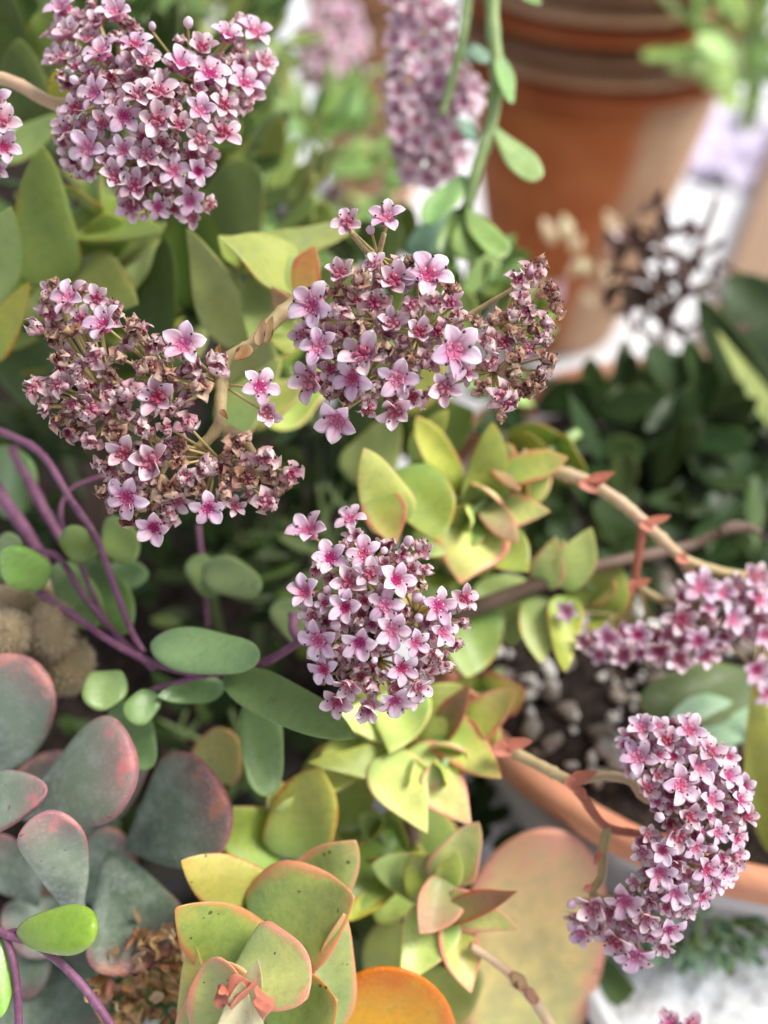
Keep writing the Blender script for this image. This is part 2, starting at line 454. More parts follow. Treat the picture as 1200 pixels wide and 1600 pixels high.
k.color(k.mix(k.mapr(w.outputs[1], 0.2, 0.9), (0.20, 0.12, 0.07), (0.34, 0.22, 0.14))); MAT['wood'] = k.set(0.7)
k = Mat('lilac_print'); n1 = k.noise(28, 3)
k.color(k.mix(k.mapr(n1, 0.45, 0.62), (0.60, 0.55, 0.68), (0.36, 0.29, 0.42))); MAT['lilac'] = k.set(0.5)
k = Mat('fuzz'); k.color(k.mix(k.mapr(k.noise(400), 0.35, 0.65), (0.46, 0.33, 0.19), (0.62, 0.50, 0.33))); MAT['fuzz'] = k.set(0.8, 0.2, (1, .7, .5), 0.001)
k = Mat('fuzz_body'); k.color(k.mix(k.mapr(k.noise(200), 0.35, 0.65), (0.24, 0.22, 0.11), (0.38, 0.26, 0.15))); MAT['fuzz_body'] = k.set(0.8)
k = Mat('dark_blue_plastic'); k.color((0.02, 0.022, 0.06)); MAT['navy'] = k.set(0.35)
k = Mat('black_plastic'); k.color(k.mix(k.mapr(k.noise(50, 4), 0.4, 0.7), (0.012, 0.011, 0.010), (0.045, 0.035, 0.028))); MAT['black'] = k.set(0.6)
k = Mat('white_glaze'); k.color(k.mix(k.mapr(k.noise(60, 4), 0.5, 0.8), (0.76, 0.77, 0.80), (0.60, 0.61, 0.64))); MAT['white'] = k.set(0.3)
k = Mat('pumice_grit'); n1 = k.noise(330, 4); k.color(k.mix(k.mapr(n1, 0.35, 0.55), (0.56, 0.58, 0.56), (0.80, 0.81, 0.83))); k.bump(n1, 0.6, 0.002); MAT['pumice'] = k.set(0.7)
k = Mat('grit'); k.color(k.mix(k.mapr(k.noise(260, 5), 0.40, 0.6), (0.10, 0.14, 0.09), (0.58, 0.60, 0.58))); MAT['grit'] = k.set(0.8)
k = Mat('crust'); n1 = k.noise(500, 4)
k.color(k.mix(k.mapr(n1, 0.35, 0.65), (0.30, 0.15, 0.05), (0.55, 0.36, 0.17))); MAT['crust'] = k.set(0.7, 0.2, (1, .6, .3), 0.001)

# ------------------------------------------------------------------ the leaf
SHAPE = {'ovate': (0.42, 0.85, 2.0), 'tri': (0.30, 0.95, 2.0), 'paddle': (0.95, 0.42, 2.2), 'round': (0.5, 0.46, 2.1),
         'oval': (0.5, 0.5, 2.0), 'lance': (0.6, 0.85, 2.0), 'bead': (0.62, 0.46, 2.0), 'heart': (0.25, 0.55, 2.0), 'fan': (0.36, 0.80, 2.0)}

def leaf_mesh(L, W, T, shape='ovate', cup=0.15, bend=0.15, wav=0.04, seed=0, nu=20, nv=20, twist=0.0, basew=0.0):
    """closed fleshy leaf from the origin along +Y, upper face +Z; colour marks: r along, g towards the margin"""
    rg = random.Random(seed)
    a, b, ex = SHAPE[shape]
    um = a / (a + b)
    fm = um ** a * (1 - um) ** b
    ph = rg.uniform(0, 6.28); ph2 = rg.uniform(0, 6.28)
    v, f, at = [(0, 0, 0)], [], [(0, 0.3, rg.random())]
    for i in range(1, nu):
        u = 0.5 - 0.5 * math.cos(math.pi * i / nu)
        s = (u ** a) * ((1 - u) ** b) / fm
        if basew and u < 0.5: s = max(s, basew * math.sqrt(min(1, u / 0.03)) * (1 - u / 0.5) + s * (u / 0.5))
        th_ = T * 0.5 * (s ** 0.75) * (1.15 - 0.5 * u)
        hw = W * 0.5 * s * (1 + wav * math.sin(7 * u + ph))
        for k in range(nv):
            q = 2 * math.pi * k / nv
            cx, sy = math.cos(q), math.sin(q)
            x = math.copysign(abs(cx) ** 0.9, cx) * hw
            z = sy * th_ * (0.75 if sy > 0 else 1.0)
            xn = x / (W * 0.5)
            z += cup * W * (xn * xn) * 0.7                       # trough across
            z += wav * W * 0.5 * math.sin(5 * u + 3 * xn + ph2)
            y = u * L
            z += bend * L * (u * u - u * 0.0)
            if twist:
                ang = twist * u
                x, z = x * math.cos(ang) - z * math.sin(ang), x * math.sin(ang) + z * math.cos(ang)
            v.append((x, y, z))
            edge = abs(cx)
            tipf = max(0, (u - 0.6) / 0.4)
            at.append((u, max(edge, tipf ** 1.6 * 1.0), rg.random()))
    v.append((0, L, bend * L)); at.append((1, 1, 0.5))
    for k in range(nv):
        f.append((0, 1 + (k + 1) % nv, 1 + k))
    for i in range(nu - 2):
        for k in range(nv):
            p = 1 + i * nv
            f.append((p + k, p + (k + 1) % nv, p + nv + (k + 1) % nv, p + nv + k))
    p = 1 + (nu - 2) * nv
    for k in range(nv):
        f.append((p + k, p + (k + 1) % nv, len(v) - 1))
    return mesh_from('leaf', v, f, np.array(at))

_seed = [100]
def leaf(parent, mat, b, t, w, shape='ovate', n=(0, 0.25), cup=0.2, bend=0.16, th=0.24, name='leaf', wav=0.085, twist=0.0, basew=0.0, label=None):
    """b, t: where the leaf starts and ends (px, py, depth); w: width as seen; n: lean of its upper face (0,0 = square to the lens)"""
    _seed[0] += 1
    B, T = P(*b), P(*t)
    y = T - B
    L = y.length
    y.normalize()
    W = M(w, (b[2] + t[2]) / 2)
    z = D(n[0], n[1], 1.0)
    z = (z - y * z.dot(y)).normalized()
    x = y.cross(z)
    # the far end lifts by bend*L along z: turn the blade so the tip still lands on T
    ang = math.atan(bend)
    q = Quaternion(x, -ang)
    y2 = q @ y; z2 = q @ z
    L2 = L * math.cos(ang)
    mw = Matrix.Translation(B) @ Matrix((x, y2, z2)).transposed().to_4x4()
    me = leaf_mesh(L2, W, W * th, shape, cup, bend, wav, _seed[0], twist=twist, basew=basew)
    o = link(name, me, parent, MAT[mat], mw)
    if label: o['label'] = label
    return o

# ------------------------------------------------------------------ flowers
def petal_mesh(kind, seed):
    rg = random.Random(seed * 77 + 5)
    g = Geo()
    nu, nv = 9, 6
    for side in (0,):
        v, a = [], []
        for i in range(nu + 1):
            u = i / nu
            if kind == 'fresh':
                w = 0.25 + 0.12 * math.sin(min(1, u / 0.48) * math.pi / 2)
                if u > 0.48: w = 0.37 * max(0, 1 - ((u - 0.48) / 0.525) ** 2.0) ** 0.72
                z = 0.05 + 0.16 * math.sin(u * 2.2) - 0.13 * u ** 3
                cupk = 0.36; x = u
            elif kind == 'mid':
                w = 0.25 + 0.12 * math.sin(min(1, u / 0.5) * math.pi / 2)
                if u > 0.5: w = 0.37 * max(0, 1 - ((u - 0.5) / 0.505) ** 2.0) ** 0.65
                cv = 0.5 - 0.9 * (u > 0.6) * (u - 0.6)
                x = math.sin(u * cv) / cv; z = (1 - math.cos(u * cv)) / cv * 0.6
                cupk = 0.55
            else:
                w = 0.20 + 0.13 * math.sin(min(1, u / 0.55) * math.pi / 2)
                if u > 0.55: w = 0.33 * math.sqrt(max(0, 1 - ((u - 0.55) / 0.46) ** 2)) * (1 + 0.2 * math.sin(u * 17 + seed))
                cv = rg.uniform(1.9, 2.1) + 0.8 * (seed % 3)
                if seed % 2: cv *= -0.8
                x = math.sin(u * cv) / cv * 0.95; z = (1 - math.cos(u * cv)) / cv * 0.8
                cupk = 0.9
            for j in range(nv + 1):
                s = -1 + 2 * j / nv
                zz = z + cupk * w * s * s
                if kind == 'old':
                    zz += 0.05 * math.sin(9 * u + 5 * s + seed); 
                    yy = w * s * (0.85 + 0.25 * math.sin(11 * u + seed * 2)) + 0.10 * math.sin(4 * u + seed) * u
                else:
                    yy = w * s + 0.03 * math.sin(3 * u + seed)
                v.append((x, yy, zz)); a.append((u, abs(s) if u < 0.9 else 1.0, rg.random()))
        f = []
        for i in range(nu):
            for j in range(nv):
                p = i * (nv + 1) + j
                f.append((p, p + nv + 1, p + nv + 2, p + 1))
        # thickness: a second skin below
        off = len(v)
        th = 0.055
        for q in range(off):
            x_, y_, z_ = v[q]
            e_ = a[q][1]
            v.append((x_, y_ * 0.97, z_ - th * (1 - e_ ** 3 * 0.8))); a.append(a[q])
        f += [tuple(reversed([i + off for i in q])) for q in f]
        ring = [j for j in range(nv + 1)] + [(i + 1) * (nv + 1) - 1 for i in range(1, nu + 1)] + \
               [nu * (nv + 1) + j for j in range(nv - 1, -1, -1)] + [i * (nv + 1) for i in range(nu - 1, 0, -1)]
        for i in range(len(ring)):
            p, q = ring[i], ring[(i + 1) % len(ring)]
            f.append((p, q, q + off, p + off))
        g.add(v, f, a)
    return g

def centre_geo(kind):
    """low boss of five carpels with a groove between each pair"""
    g = Geo()
    n, m = 30, 5
    R = {'fresh': 0.43, 'mid': 0.38, 'old': 0.32}[kind]
    H = {'fresh': 0.13, 'mid': 0.22, 'old': 0.24}[kind]
    v, a, f = [(0, 0, H * 0.35)], [(0, 0, 0)], []
    for i in range(1, m + 1):
        r = i / m
        for k in range(n):
            th = 2 * math.pi * k / n
            lobe = abs(math.cos(2.5 * th))
            rr = R * r * (0.78 + 0.3 * lobe)
            z = H * (0.35 + 1.0 * math.sin(r * 2.6)) * (0.45 + 0.55 * lobe ** 0.7) if i < m else -0.06
            v.append((rr * math.cos(th), rr * math.sin(th), z)); a.append((r * lobe, lobe, 0.5))
    for k in range(n): f.append((0, 1 + k, 1 + (k + 1) % n))
    for i in range(m - 1):
        for k in range(n):
            p = 1 + i * n
            f.append((p + k, p + n + k, p + n + (k + 1) % n, p + (k + 1) % n))
    g.add(v, f, a)
    return g

def ball(c, r, sq=(1, 1, 1), n=6, m=4):
    v, f = [], []
    v.append((c[0], c[1], c[2] + r * sq[2]))
    for i in range(1, m):
        ph = math.pi * i / m
        for k in range(n):
            th = 2 * math.pi * k / n
            v.append((c[0] + r * sq[0] * math.sin(ph) * math.cos(th), c[1] + r * sq[1] * math.sin(ph) * math.sin(th), c[2] + r * sq[2] * math.cos(ph)))
    v.append((c[0], c[1], c[2] - r * sq[2]))
    for k in range(n): f.append((0, 1 + k, 1 + (k + 1) % n))
    for i in range(m - 2):
        for k in range(n):
            p = 1 + i * n
            f.append((p + k, p + n + k, p + n + (k + 1) % n, p + (k + 1) % n))
    p = 1 + (m - 2) * n
    for k in range(n): f.append((p + k, len(v) - 1, p + (k + 1) % n))
    return v, f

def stamen_geo(kind, seed):
    g = Geo()
    rg = random.Random(seed)
    for i in range(5):
        th = 2 * math.pi * (i + 0.5) / 5 + rg.uniform(-0.2, 0.2)
        r0, r1 = 0.24, rg.uniform(0.42, 0.62) if kind == 'fresh' else rg.uniform(0.25, 0.5)
        h = rg.uniform(0.28, 0.46) if kind == 'fresh' else rg.uniform(0.3, 0.55)
        c, s = math.cos(th), math.sin(th)
        v, f, a = tube_geo([(r0 * c, r0 * s, 0.0), ((r0 + 0.1) * c, (r0 + .1) * s, h * 0.7), (r1 * c, r1 * s, h)], [0.02, 0.016, 0.012], 5)
        g.add(v, f, a, 0)
        v, f = ball((r1 * c, r1 * s, h + 0.015), 0.062, (1.15, 0.9, 0.8))
        g.add(v, f, None, 1)
    return g

def calyx_geo():
    """the short cup of five sepals under the petals"""
    g = Geo()
    n = 20
    prof = [(0.05, -0.34), (0.14, -0.30), (0.23, -0.18), (0.27, -0.04), (0.30, 0.07), (0.22, 0.02)]
    v, f, a = [], [], []
    for i, (r, z) in enumerate(prof):
        for k in range(n):
            th = 2 * math.pi * k / n
            lob = 0.5 + 0.5 * math.cos(5 * th)
            zz = z + (0.10 * lob if i >= 3 else 0)
            v.append((r * math.cos(th), r * math.sin(th), zz)); a.append((i / 5, lob, 0.5))
    for i in range(len(prof) - 1):
        for k in range(n):
            f.append((i * n + k, i * n + (k + 1) % n, (i + 1) * n + (k + 1) % n, (i + 1) * n + k))
    f.append(tuple(range(n - 1, -1, -1)))
    g.add(v, f, a)
    return g

def bud_geo():
    g = Geo()
    n, m = 20, 10
    v, f, a = [(0, 0, -0.25)], [], [(0, 0, 0)]
    for i in range(1, m):
        u = i / m
        r = 0.36 * math.sin(math.pi * min(1, u * 1.02)) ** 0.7
        for k in range(n):
            th = 2 * math.pi * k / n + u * 0.6
            lob = abs(math.cos(2.5 * th))
            v.append((r * (0.88 + 0.14 * lob) * math.cos(th), r * (0.88 + 0.14 * lob) * math.sin(th), -0.25 + u * 1.0))
            a.append((min(1, 0.3 + u * 0.8), lob * 0.7, 0.5))
    v.append((0, 0, 0.75)); a.append((1, .5, .5))
    for k in range(n): f.append((0, 1 + (k + 1) % n, 1 + k))
    for i in range(m - 2):
        for k in range(n):
            p = 1 + i * n
            f.append((p + k, p + (k + 1) % n, p + n + (k + 1) % n, p + n + k))
    p = 1 + (m - 2) * n
    for k in range(n): f.append((p + k, p + (k + 1) % n, len(v) - 1))
    g.add(v, f, a)
    return g

GEO = {k_: [petal_mesh(k_, i) for i in range(6)] for k_ in ('fresh', 'mid', 'old')}
PET = {}
for kind, mats in (('fresh', ['petal_fresh']), ('mid', ['petal_mid']), ('old', ['petal_old']), ('brown', ['petal_brown'])):
    PET[kind] = [g.mesh('petal', [MAT[mats[0]]]) for g in GEO['old' if kind == 'brown' else kind]]
CEN = {'fresh': centre_geo('fresh').mesh('centre', [MAT['centre_fresh']]), 'mid': centre_geo('mid').mesh('centre', [MAT['centre_mid']]),
       'old': centre_geo('old').mesh('centre', [MAT['centre_mid']]), 'brown': centre_geo('old').mesh('centre', [MAT['centre_old']])}
STA = {k_: [stamen_geo(k_, i).mesh('stamens', [MAT['filament'], MAT['anther']]) for i in range(4)] for k_ in ('fresh', 'mid', 'old')}
STA['brown'] = STA['old']
CALYX = calyx_geo().mesh('flower', [MAT['calyx']])
BUD = bud_geo().mesh('bud', [MAT['petal_fresh']])
vv, ff, aa = tube_geo([(0, 0, 0), (0, 0, -1)], [1, 1.15], 6)
PED = mesh_from('pedicel', vv, ff, np.array(aa)); PED.materials.append(MAT['pedicel'])

TILT = {'fresh': (6, 30), 'mid': (14, 42), 'old': (12, 50), 'brown': (15, 60)}

def petal_frames(kind, rg):
    out = []
    t0 = rg.uniform(*TILT[kind])
    for i in range(5):
        th = 2 * math.pi * i / 5 + rg.uniform(-0.10, 0.10)
        tl = math.radians(t0 + rg.uniform(-9, 9) * (1 if kind == 'fresh' else 2))
        s = rg.uniform(0.92, 1.05) * {'fresh': 0.80, 'mid': 0.84, 'old': 0.90, 'brown': 0.92}[kind]
        roll = rg.uniform(-0.25, 0.25) * (1 if kind == 'fresh' else 2)
        m = Matrix.Rotation(th, 4, 'Z') @ Matrix.Translation((0.22, 0, 0.03)) @ Matrix.Rotation(-tl, 4, 'Y') @ Matrix.Rotation(roll, 4, 'X') @ Matrix.Diagonal((s, s * rg.uniform(1.0, 1.2), s, 1))
        out.append((m, rg.randrange(6)))
    return out

def whole_flower(kind, rg, pale):
    """one mesh for a flower too blurred to show its pieces"""
    g = Geo()
    pk = 'old' if kind == 'brown' else kind
    for m, i in petal_frames(kind, rg):
        s = GEO[pk][i]
        g.add([m @ Vector(p) for p in s.v], s.f, s.a, 0)
    c = centre_geo('fresh' if kind == 'fresh' else 'mid'); g.add(c.v, c.f, c.a, 1)
    c = calyx_geo(); g.add(c.v, c.f, c.a, 2)
    return g.mesh('flower', [MAT['petal_bg' if pale else 'petal_' + kind], MAT['centre_pale' if pale else 'centre_fresh' if kind == 'fresh' else 'centre_mid'], MAT['calyx']])
_rg = random.Random(3)
WHOLE = {k_: [whole_flower(k_, _rg, False) for _ in range(4)] for k_ in ('fresh', 'mid', 'old')}
WHOLE_PALE = [whole_flower('fresh', _rg, True) for _ in range(4)]

def flower(parent, pos, nrm, rad, kind, rg, hub=None, simple=False, pale=False):
    q = nrm.to_track_quat('Z', 'Y').to_matrix().to_4x4()
    mw = Matrix.Translation(pos) @ q @ Matrix.Rotation(rg.uniform(0, 6.28), 4, 'Z') @ Matrix.Diagonal((rad, rad, rad, 1))
    if kind == 'bud':
        o = link('bud', BUD, parent, None, mw)
    elif simple:
        pool = WHOLE_PALE if pale else WHOLE['old' if kind == 'brown' else kind]
        o = link('flower', pool[rg.randrange(4)], parent, None, mw)
    else:
        o = link('flower', CALYX, parent, None, mw)
        for m, i in petal_frames(kind, rg):
            c = bpy.data.objects.new('petal', PET[kind][i]); COL.objects.link(c); c.parent = o; c.matrix_basis = m
        c = bpy.data.objects.new('flower_centre', CEN[kind]); COL.objects.link(c); c.parent = o; c.rotation_euler = (0, 0, 0.63)
        c = bpy.data.objects.new('stamens', STA[kind][rg.randrange(4)]); COL.objects.link(c); c.parent = o; c['kind'] = 'stuff'
    if hub is not None:
        start = pos - nrm * rad * 0.3
        d = start - hub
        # the pedicel reaches two thirds of the way towards the hub of its branch
        ln = d.length * 0.95
        qq = d.normalized().to_track_quat('Z', 'Y').to_matrix().to_4x4()
        pw = Matrix.Translation(start) @ qq @ Matrix.Diagonal((0.00026, 0.00026, ln, 1))
        link('pedicel', PED, parent, None, pw)
    return o

def inside(p, poly):
    x, y = p; c = False
    for i in range(len(poly)):
        x1, y1 = poly[i]; x2, y2 = poly[i - 1]
        if (y1 > y) != (y2 > y) and x < (x2 - x1) * (y - y1) / (y2 - y1) + x1: c = not c
    return c

def cluster(label, group, poly, flowers, d0, centre, radii, hubs, fresh_px, fill, fill_px, kinds, dome=0.010, spread=0.85,
            stems=(), seed=0, simple=False, pale=False, base=None, tilt=(0, 0), back=0.0025, shrink=9, dense=0.9):
    """one head of flowers. flowers: (px, py, kind, size) seen one by one; the rest fills the outline between them"""
    rg = random.Random(seed)
    root = thing('flower_cluster', label, 'flower cluster', P(*(base or (centre[0], centre[1], d0 + 0.03))), group)
    hubp = [P(*h) for h in hubs]
    pts = []
    def put(px, py, kind, size, extra, jit, whole=False):
        ex, ey = (px - centre[0]) / radii[0], (py - centre[1]) / radii[1]
        r2 = ex * ex + ey * ey
        d = d0 + dome * r2 + extra
        pos = P(px, py, d)
        nx = ex * spread + rg.uniform(-jit, jit) + tilt[0]
        ny = -ey * spread + rg.uniform(-jit, jit) + tilt[1]
        nrm = D(nx, ny, 1.0)
        hub = min(hubp, key=lambda h: (h - pos).length)
        flower(root, pos, nrm, M(size * 0.5, d), kind, rg, hub, simple or whole, pale)
        pts.append((px, py, size))
    for fx in flowers:
        px, py, kind = fx[:3]
        size = fx[3] if len(fx) > 3 else fresh_px * {'fresh': 1.0, 'mid': 0.78, 'old': 0.8, 'brown': 0.8, 'bud': 0.8}[kind]
        put(px, py, kind, size * rg.uniform(0.90, 1.08) * {'fresh': 1.06, 'bud': 1.1}.get(kind, 1.22), rg.uniform(-0.0008, 0.0008), 0.22)
    xs, ys = [p[0] for p in poly], [p[1] for p in poly]
    tries = 0
    while tries < fill * 60 and fill:
        tries += 1
        px, py = rg.uniform(min(xs), max(xs)), rg.uniform(min(ys), max(ys))
        if not inside((px, py), poly): continue
        # stay a little inside the outline
        if not all(inside((px + dx, py + dy), poly) for dx, dy in ((shrink, 0), (-shrink, 0), (0, shrink), (0, -shrink))): continue
        if any((px - a) ** 2 + (py - b) ** 2 < (s * 0.30 + fill_px * 0.24) ** 2 for a, b, s in pts): continue
        kind = rg.choices([k_[0] for k_ in kinds], [k_[1] for k_ in kinds])[0]
        put(px, py, kind, fill_px * rg.uniform(0.95, 1.35), back * rg.uniform(0.2, 1.2), 0.5)
    # the flowers under the top layer, showing only between the others
    deep = []
    for tries in range(fill * 30):
        if pts and not poly: break
        px, py = rg.uniform(min(xs), max(xs)), rg.uniform(min(ys), max(ys))
        if not all(inside((px + dx, py + dy), poly) for dx, dy in ((14, 0), (-14, 0), (0, 14), (0, -14))): continue
        if rg.random() > dense or any((px - a) ** 2 + (py - b) ** 2 < (fill_px * 0.62) ** 2 for a, b in deep): continue
        deep.append((px, py))
        kind = rg.choices([k_[0] for k_ in kinds], [k_[1] for k_ in kinds])[0]
        put(px, py, kind, fill_px * rg.uniform(1.0, 1.4), rg.uniform(0.0035, 0.006), 0.6, True)
    for st in stems:
        nm, mt, path, r0, r1 = st
        pp = [P(*q) for q in path]
        rr = [M(r0 + (r1 - r0) * i / (len(path) - 1), path[i][2]) for i in range(len(path))]
        tube(nm, pp, rr, MAT[mt], root)
    return root

# ------------------------------------------------------------------ the setting
def lathe(prof, n=72):
    v, f = [], []
    for r, z in prof:
        for k in range(n):
            th = 2 * math.pi * k / n
            v.append((r * math.cos(th), r * math.sin(th), z))
    for i in range(len(prof) - 1):
        for k in range(n):
            f.append((i * n + k, i * n + (k + 1) % n, (i + 1) * n + (k + 1) % n, (i + 1) * n + k))
    return v, f

def box_mesh(name, sx, sy, sz, bev=0.002):
    import bmesh
    bm = bmesh.new()
    bmesh.ops.create_cube(bm, size=1)
    for vtx in bm.verts: vtx.co = Vector((vtx.co.x * sx, vtx.co.y * sy, vtx.co.z * sz))
    bmesh.ops.bevel(bm, geom=bm.edges[:], offset=bev, segments=2, affect='EDGES')
    m = bpy.data.meshes.new(name); bm.to_mesh(m); bm.free()
    return m

o = link('table_top', box_mesh('table_top', 8, 8, 0.04), None, MAT['table']); o.location = (0, 2.6, -0.02); o['kind'] = 'structure'

def pot(name, label, loc, R, H, mat_rim, mat_body, rimh=0.028, taper=0.72, soil_drop=0.012, group=None, soil='soil', t=0.006):
    root = thing(name, label, 'plant pot', loc, group)
    rim = [(R - t, H - rimh), (R - t, H - 0.003), (R - t + 0.0025, H), (R + 0.25 * t, H), (R + 0.66 * t, H - 0.5 * t), (R + 0.66 * t, H - rimh + 0.003), (R + 0.001, H - rimh), (R - t, H - rimh)]
    v, f = lathe(rim); link('rim', mesh_from('rim', v, f), root, MAT[mat_rim])
    Rb = R * taper
    body = [(R - 2 * t, H - rimh - 0.001), (R - 0.001, H - rimh - 0.0005)] + [(R - 0.001 + (Rb - R) * k_ / 8, (H - rimh) * (1 - k_ / 8)) for k_ in range(1, 9)] + [(0.001, 0.0)]
    v, f = lathe(body); link('body', mesh_from('body', v, f), root, MAT[mat_body])
    if soil_drop is not None:
        rs = R - t - 0.0005
        n, m = 60, 14
        v, f = [], []
        import mathutils.noise as mn
        for i in range(m + 1):
            for k_ in range(n):
                th = 2 * math.pi * k_ / n; r = max(0.0005, rs * i / m)
                x, y = r * math.cos(th), r * math.sin(th)
                z = H - soil_drop + (0.005 * mn.noise((x * 60, y * 60, 1)) + 0.003 * mn.noise((x * 200, y * 200, 4))) * (1 if i < m else 0)
                v.append((x, y, z))
        for i in range(m):
            for k_ in range(n): f.append((i * n + k_, (i + 1) * n + k_, (i + 1) * n + (k_ + 1) % n, i * n + (k_ + 1) % n))
        link('soil', mesh_from('soil', v, f), root, MAT[soil])
    return root

potA = pot('terracotta_pot', 'terracotta pot with gritty soil, behind the lower right flower head', (0.112, 0.200, 0.0), 0.105, 0.180, 'clay', 'clay_lime', 0.011, t=0.0045)
potB = pot('nursery_pot', 'wide dark nursery pot under the tangle of leaves on the left', (-0.135, 0.225, 0.0), 0.134, 0.150, 'black', 'black', 0.024)
potC = pot('nursery_pot', 'dark nursery pot farther back under the green shrubs at the upper left', (-0.20, 0.505, 0.0), 0.140, 0.13, 'black', 'black', 0.024)

# grit lying on the soil of the pot on the right: single stones that can be told apart
def stone_mesh(seed):
    rg = random.Random(seed); import mathutils.noise as mn
    v, f = ball((0, 0, 0), 1.0, (1, 1, 0.75), 9, 6)
    v = [tuple(Vector(p) * (1 + 0.75 * mn.noise(Vector(p) * 1.3 + Vector((seed * 7, 0, 0))))) for p in v]
    return mesh_from('stone', v, f)
STONES = [stone_mesh(i) for i in range(6)]
for s in STONES: s.materials.append(MAT['stone'])
rg = random.Random(5)
soilZ = 0.169
for i in range(300):
    a_, r_ = rg.uniform(0, 6.28), 0.094 * math.sqrt(rg.random())
    x, y = 0.112 + r_ * math.cos(a_), 0.200 + r_ * math.sin(a_)
    if i % 2 == 0: x, y = 0.065 + rg.uniform(-0.036, 0.04), 0.165 + rg.uniform(-0.04, 0.045)
    if (x - 0.112) ** 2 + (y - 0.2) ** 2 > 0.096 ** 2: continue
    s = rg.choice((0.0009, 0.0013, 0.0017, 0.0022, 0.0036)) * rg.uniform(0.8, 1.2)
    mw = Matrix.Translation((x, y, soilZ + s * 0.3 + rg.uniform(-0.001, 0.001))) @ Matrix.Rotation(rg.uniform(0, 6.28), 4, Vector((rg.random(), rg.random(), 1)).normalized()) @ Matrix.Diagonal((s, s * rg.uniform(.7, 1), s * .9, 1))
    link('stone', STONES[rg.randrange(6)], potA, None, mw)

# stack of nested pots at the back right
def nested(name, label, loc, R, H, taper, rims, pitch, mats, tilt=(0, 0), lip=0.011):
    root = thing(name, label, 'pot stack', loc)
    root.rotation_euler = (tilt[0], tilt[1], 0)
    Rb = R * taper
    body = [(Rb - 0.004, 0.0), (Rb, 0.003)] + [(Rb + (R - Rb) * k_ / 10, H * k_ / 10) for k_ in range(1, 11)] + [(R - 0.012, H + 0.0005)]
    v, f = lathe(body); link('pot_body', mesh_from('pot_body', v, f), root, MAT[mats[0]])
    for i in range(rims):
        z = H + i * pitch
        g = lip
        prof = [(R - 0.012, z + 0.0015), (R + 0.004, z + 0.0015), (R + 0.0065, z + 0.004), (R + 0.0065, z + g - 0.002), (R + 0.004, z + g), (R - 0.006, z + g + 0.0005), (R - 0.012, z + pitch)]
        v, f = lathe(prof); link('pot_rim', mesh_from('pot_rim', v, f), root, MAT[mats[1 + i % (len(mats) - 1)]])
    return root
nested('pot_stack', 'tall stack of nested terracotta pots with ribbed rims at the back right', (0.128, 0.60, 0.0), 0.079, 0.190, 0.56, 12, 0.0105, ['clay_side_lit', 'clay_dark', 'clay_tan', 'clay_brown'], (0, 0), 0.0062)
nested('pot_stack', 'narrow terracotta pot stack at the top, left of the ribbed stack', (-0.01, 0.80, 0.0), 0.05, 0.17, 0.75, 4, 0.02, ['clay_tan', 'clay_tan', 'clay'], (0, 0))

# a plank and a scrap of print on the table behind the pots
pl = link('wooden_plank', box_mesh('wooden_plank', 0.05, 0.62, 0.02, 0.003), None, MAT['wood'])
pl.location = (0.300, 0.665, 0.012); pl.rotation_euler = (0, 0, math.radians(-24))
pl['label'] = 'weathered brown wooden plank lying on the white table behind the dried plant'; pl['category'] = 'plank'
def paper():
    n = 14; v, f = [], []
    for i in range(n + 1):
        for j in range(n + 1):
            x, y = (i / n - 0.5) * 0.10, (j / n - 0.5) * 0.16
            v.append((x, y, 0.006 + 0.006 * math.sin(i * 0.8) * math.cos(j * 0.6) + 0.004 * math.sin(i * 1.9 + j)))
    for i in range(n):
        for j in range(n):
            p = i * (n + 1) + j; f.append((p, p + n + 1, p + n + 2, p + 1))
    off = len(v)
    v += [(a, b, c - 0.0008) for a, b, c in v]
    f += [tuple(reversed([q + off for q in x])) for x in f]
    return mesh_from('crumpled_wrapper', v, f)
pp = link('crumpled_wrapper', paper(), None, MAT['lilac']); pp.location = (0.322, 0.90, 0.002); pp.rotation_euler = (0, 0, -0.5)
pp['label'] = 'crumpled lilac wrapper lying on the white table beside the ribbed pot stack'; pp['category'] = 'wrapper'

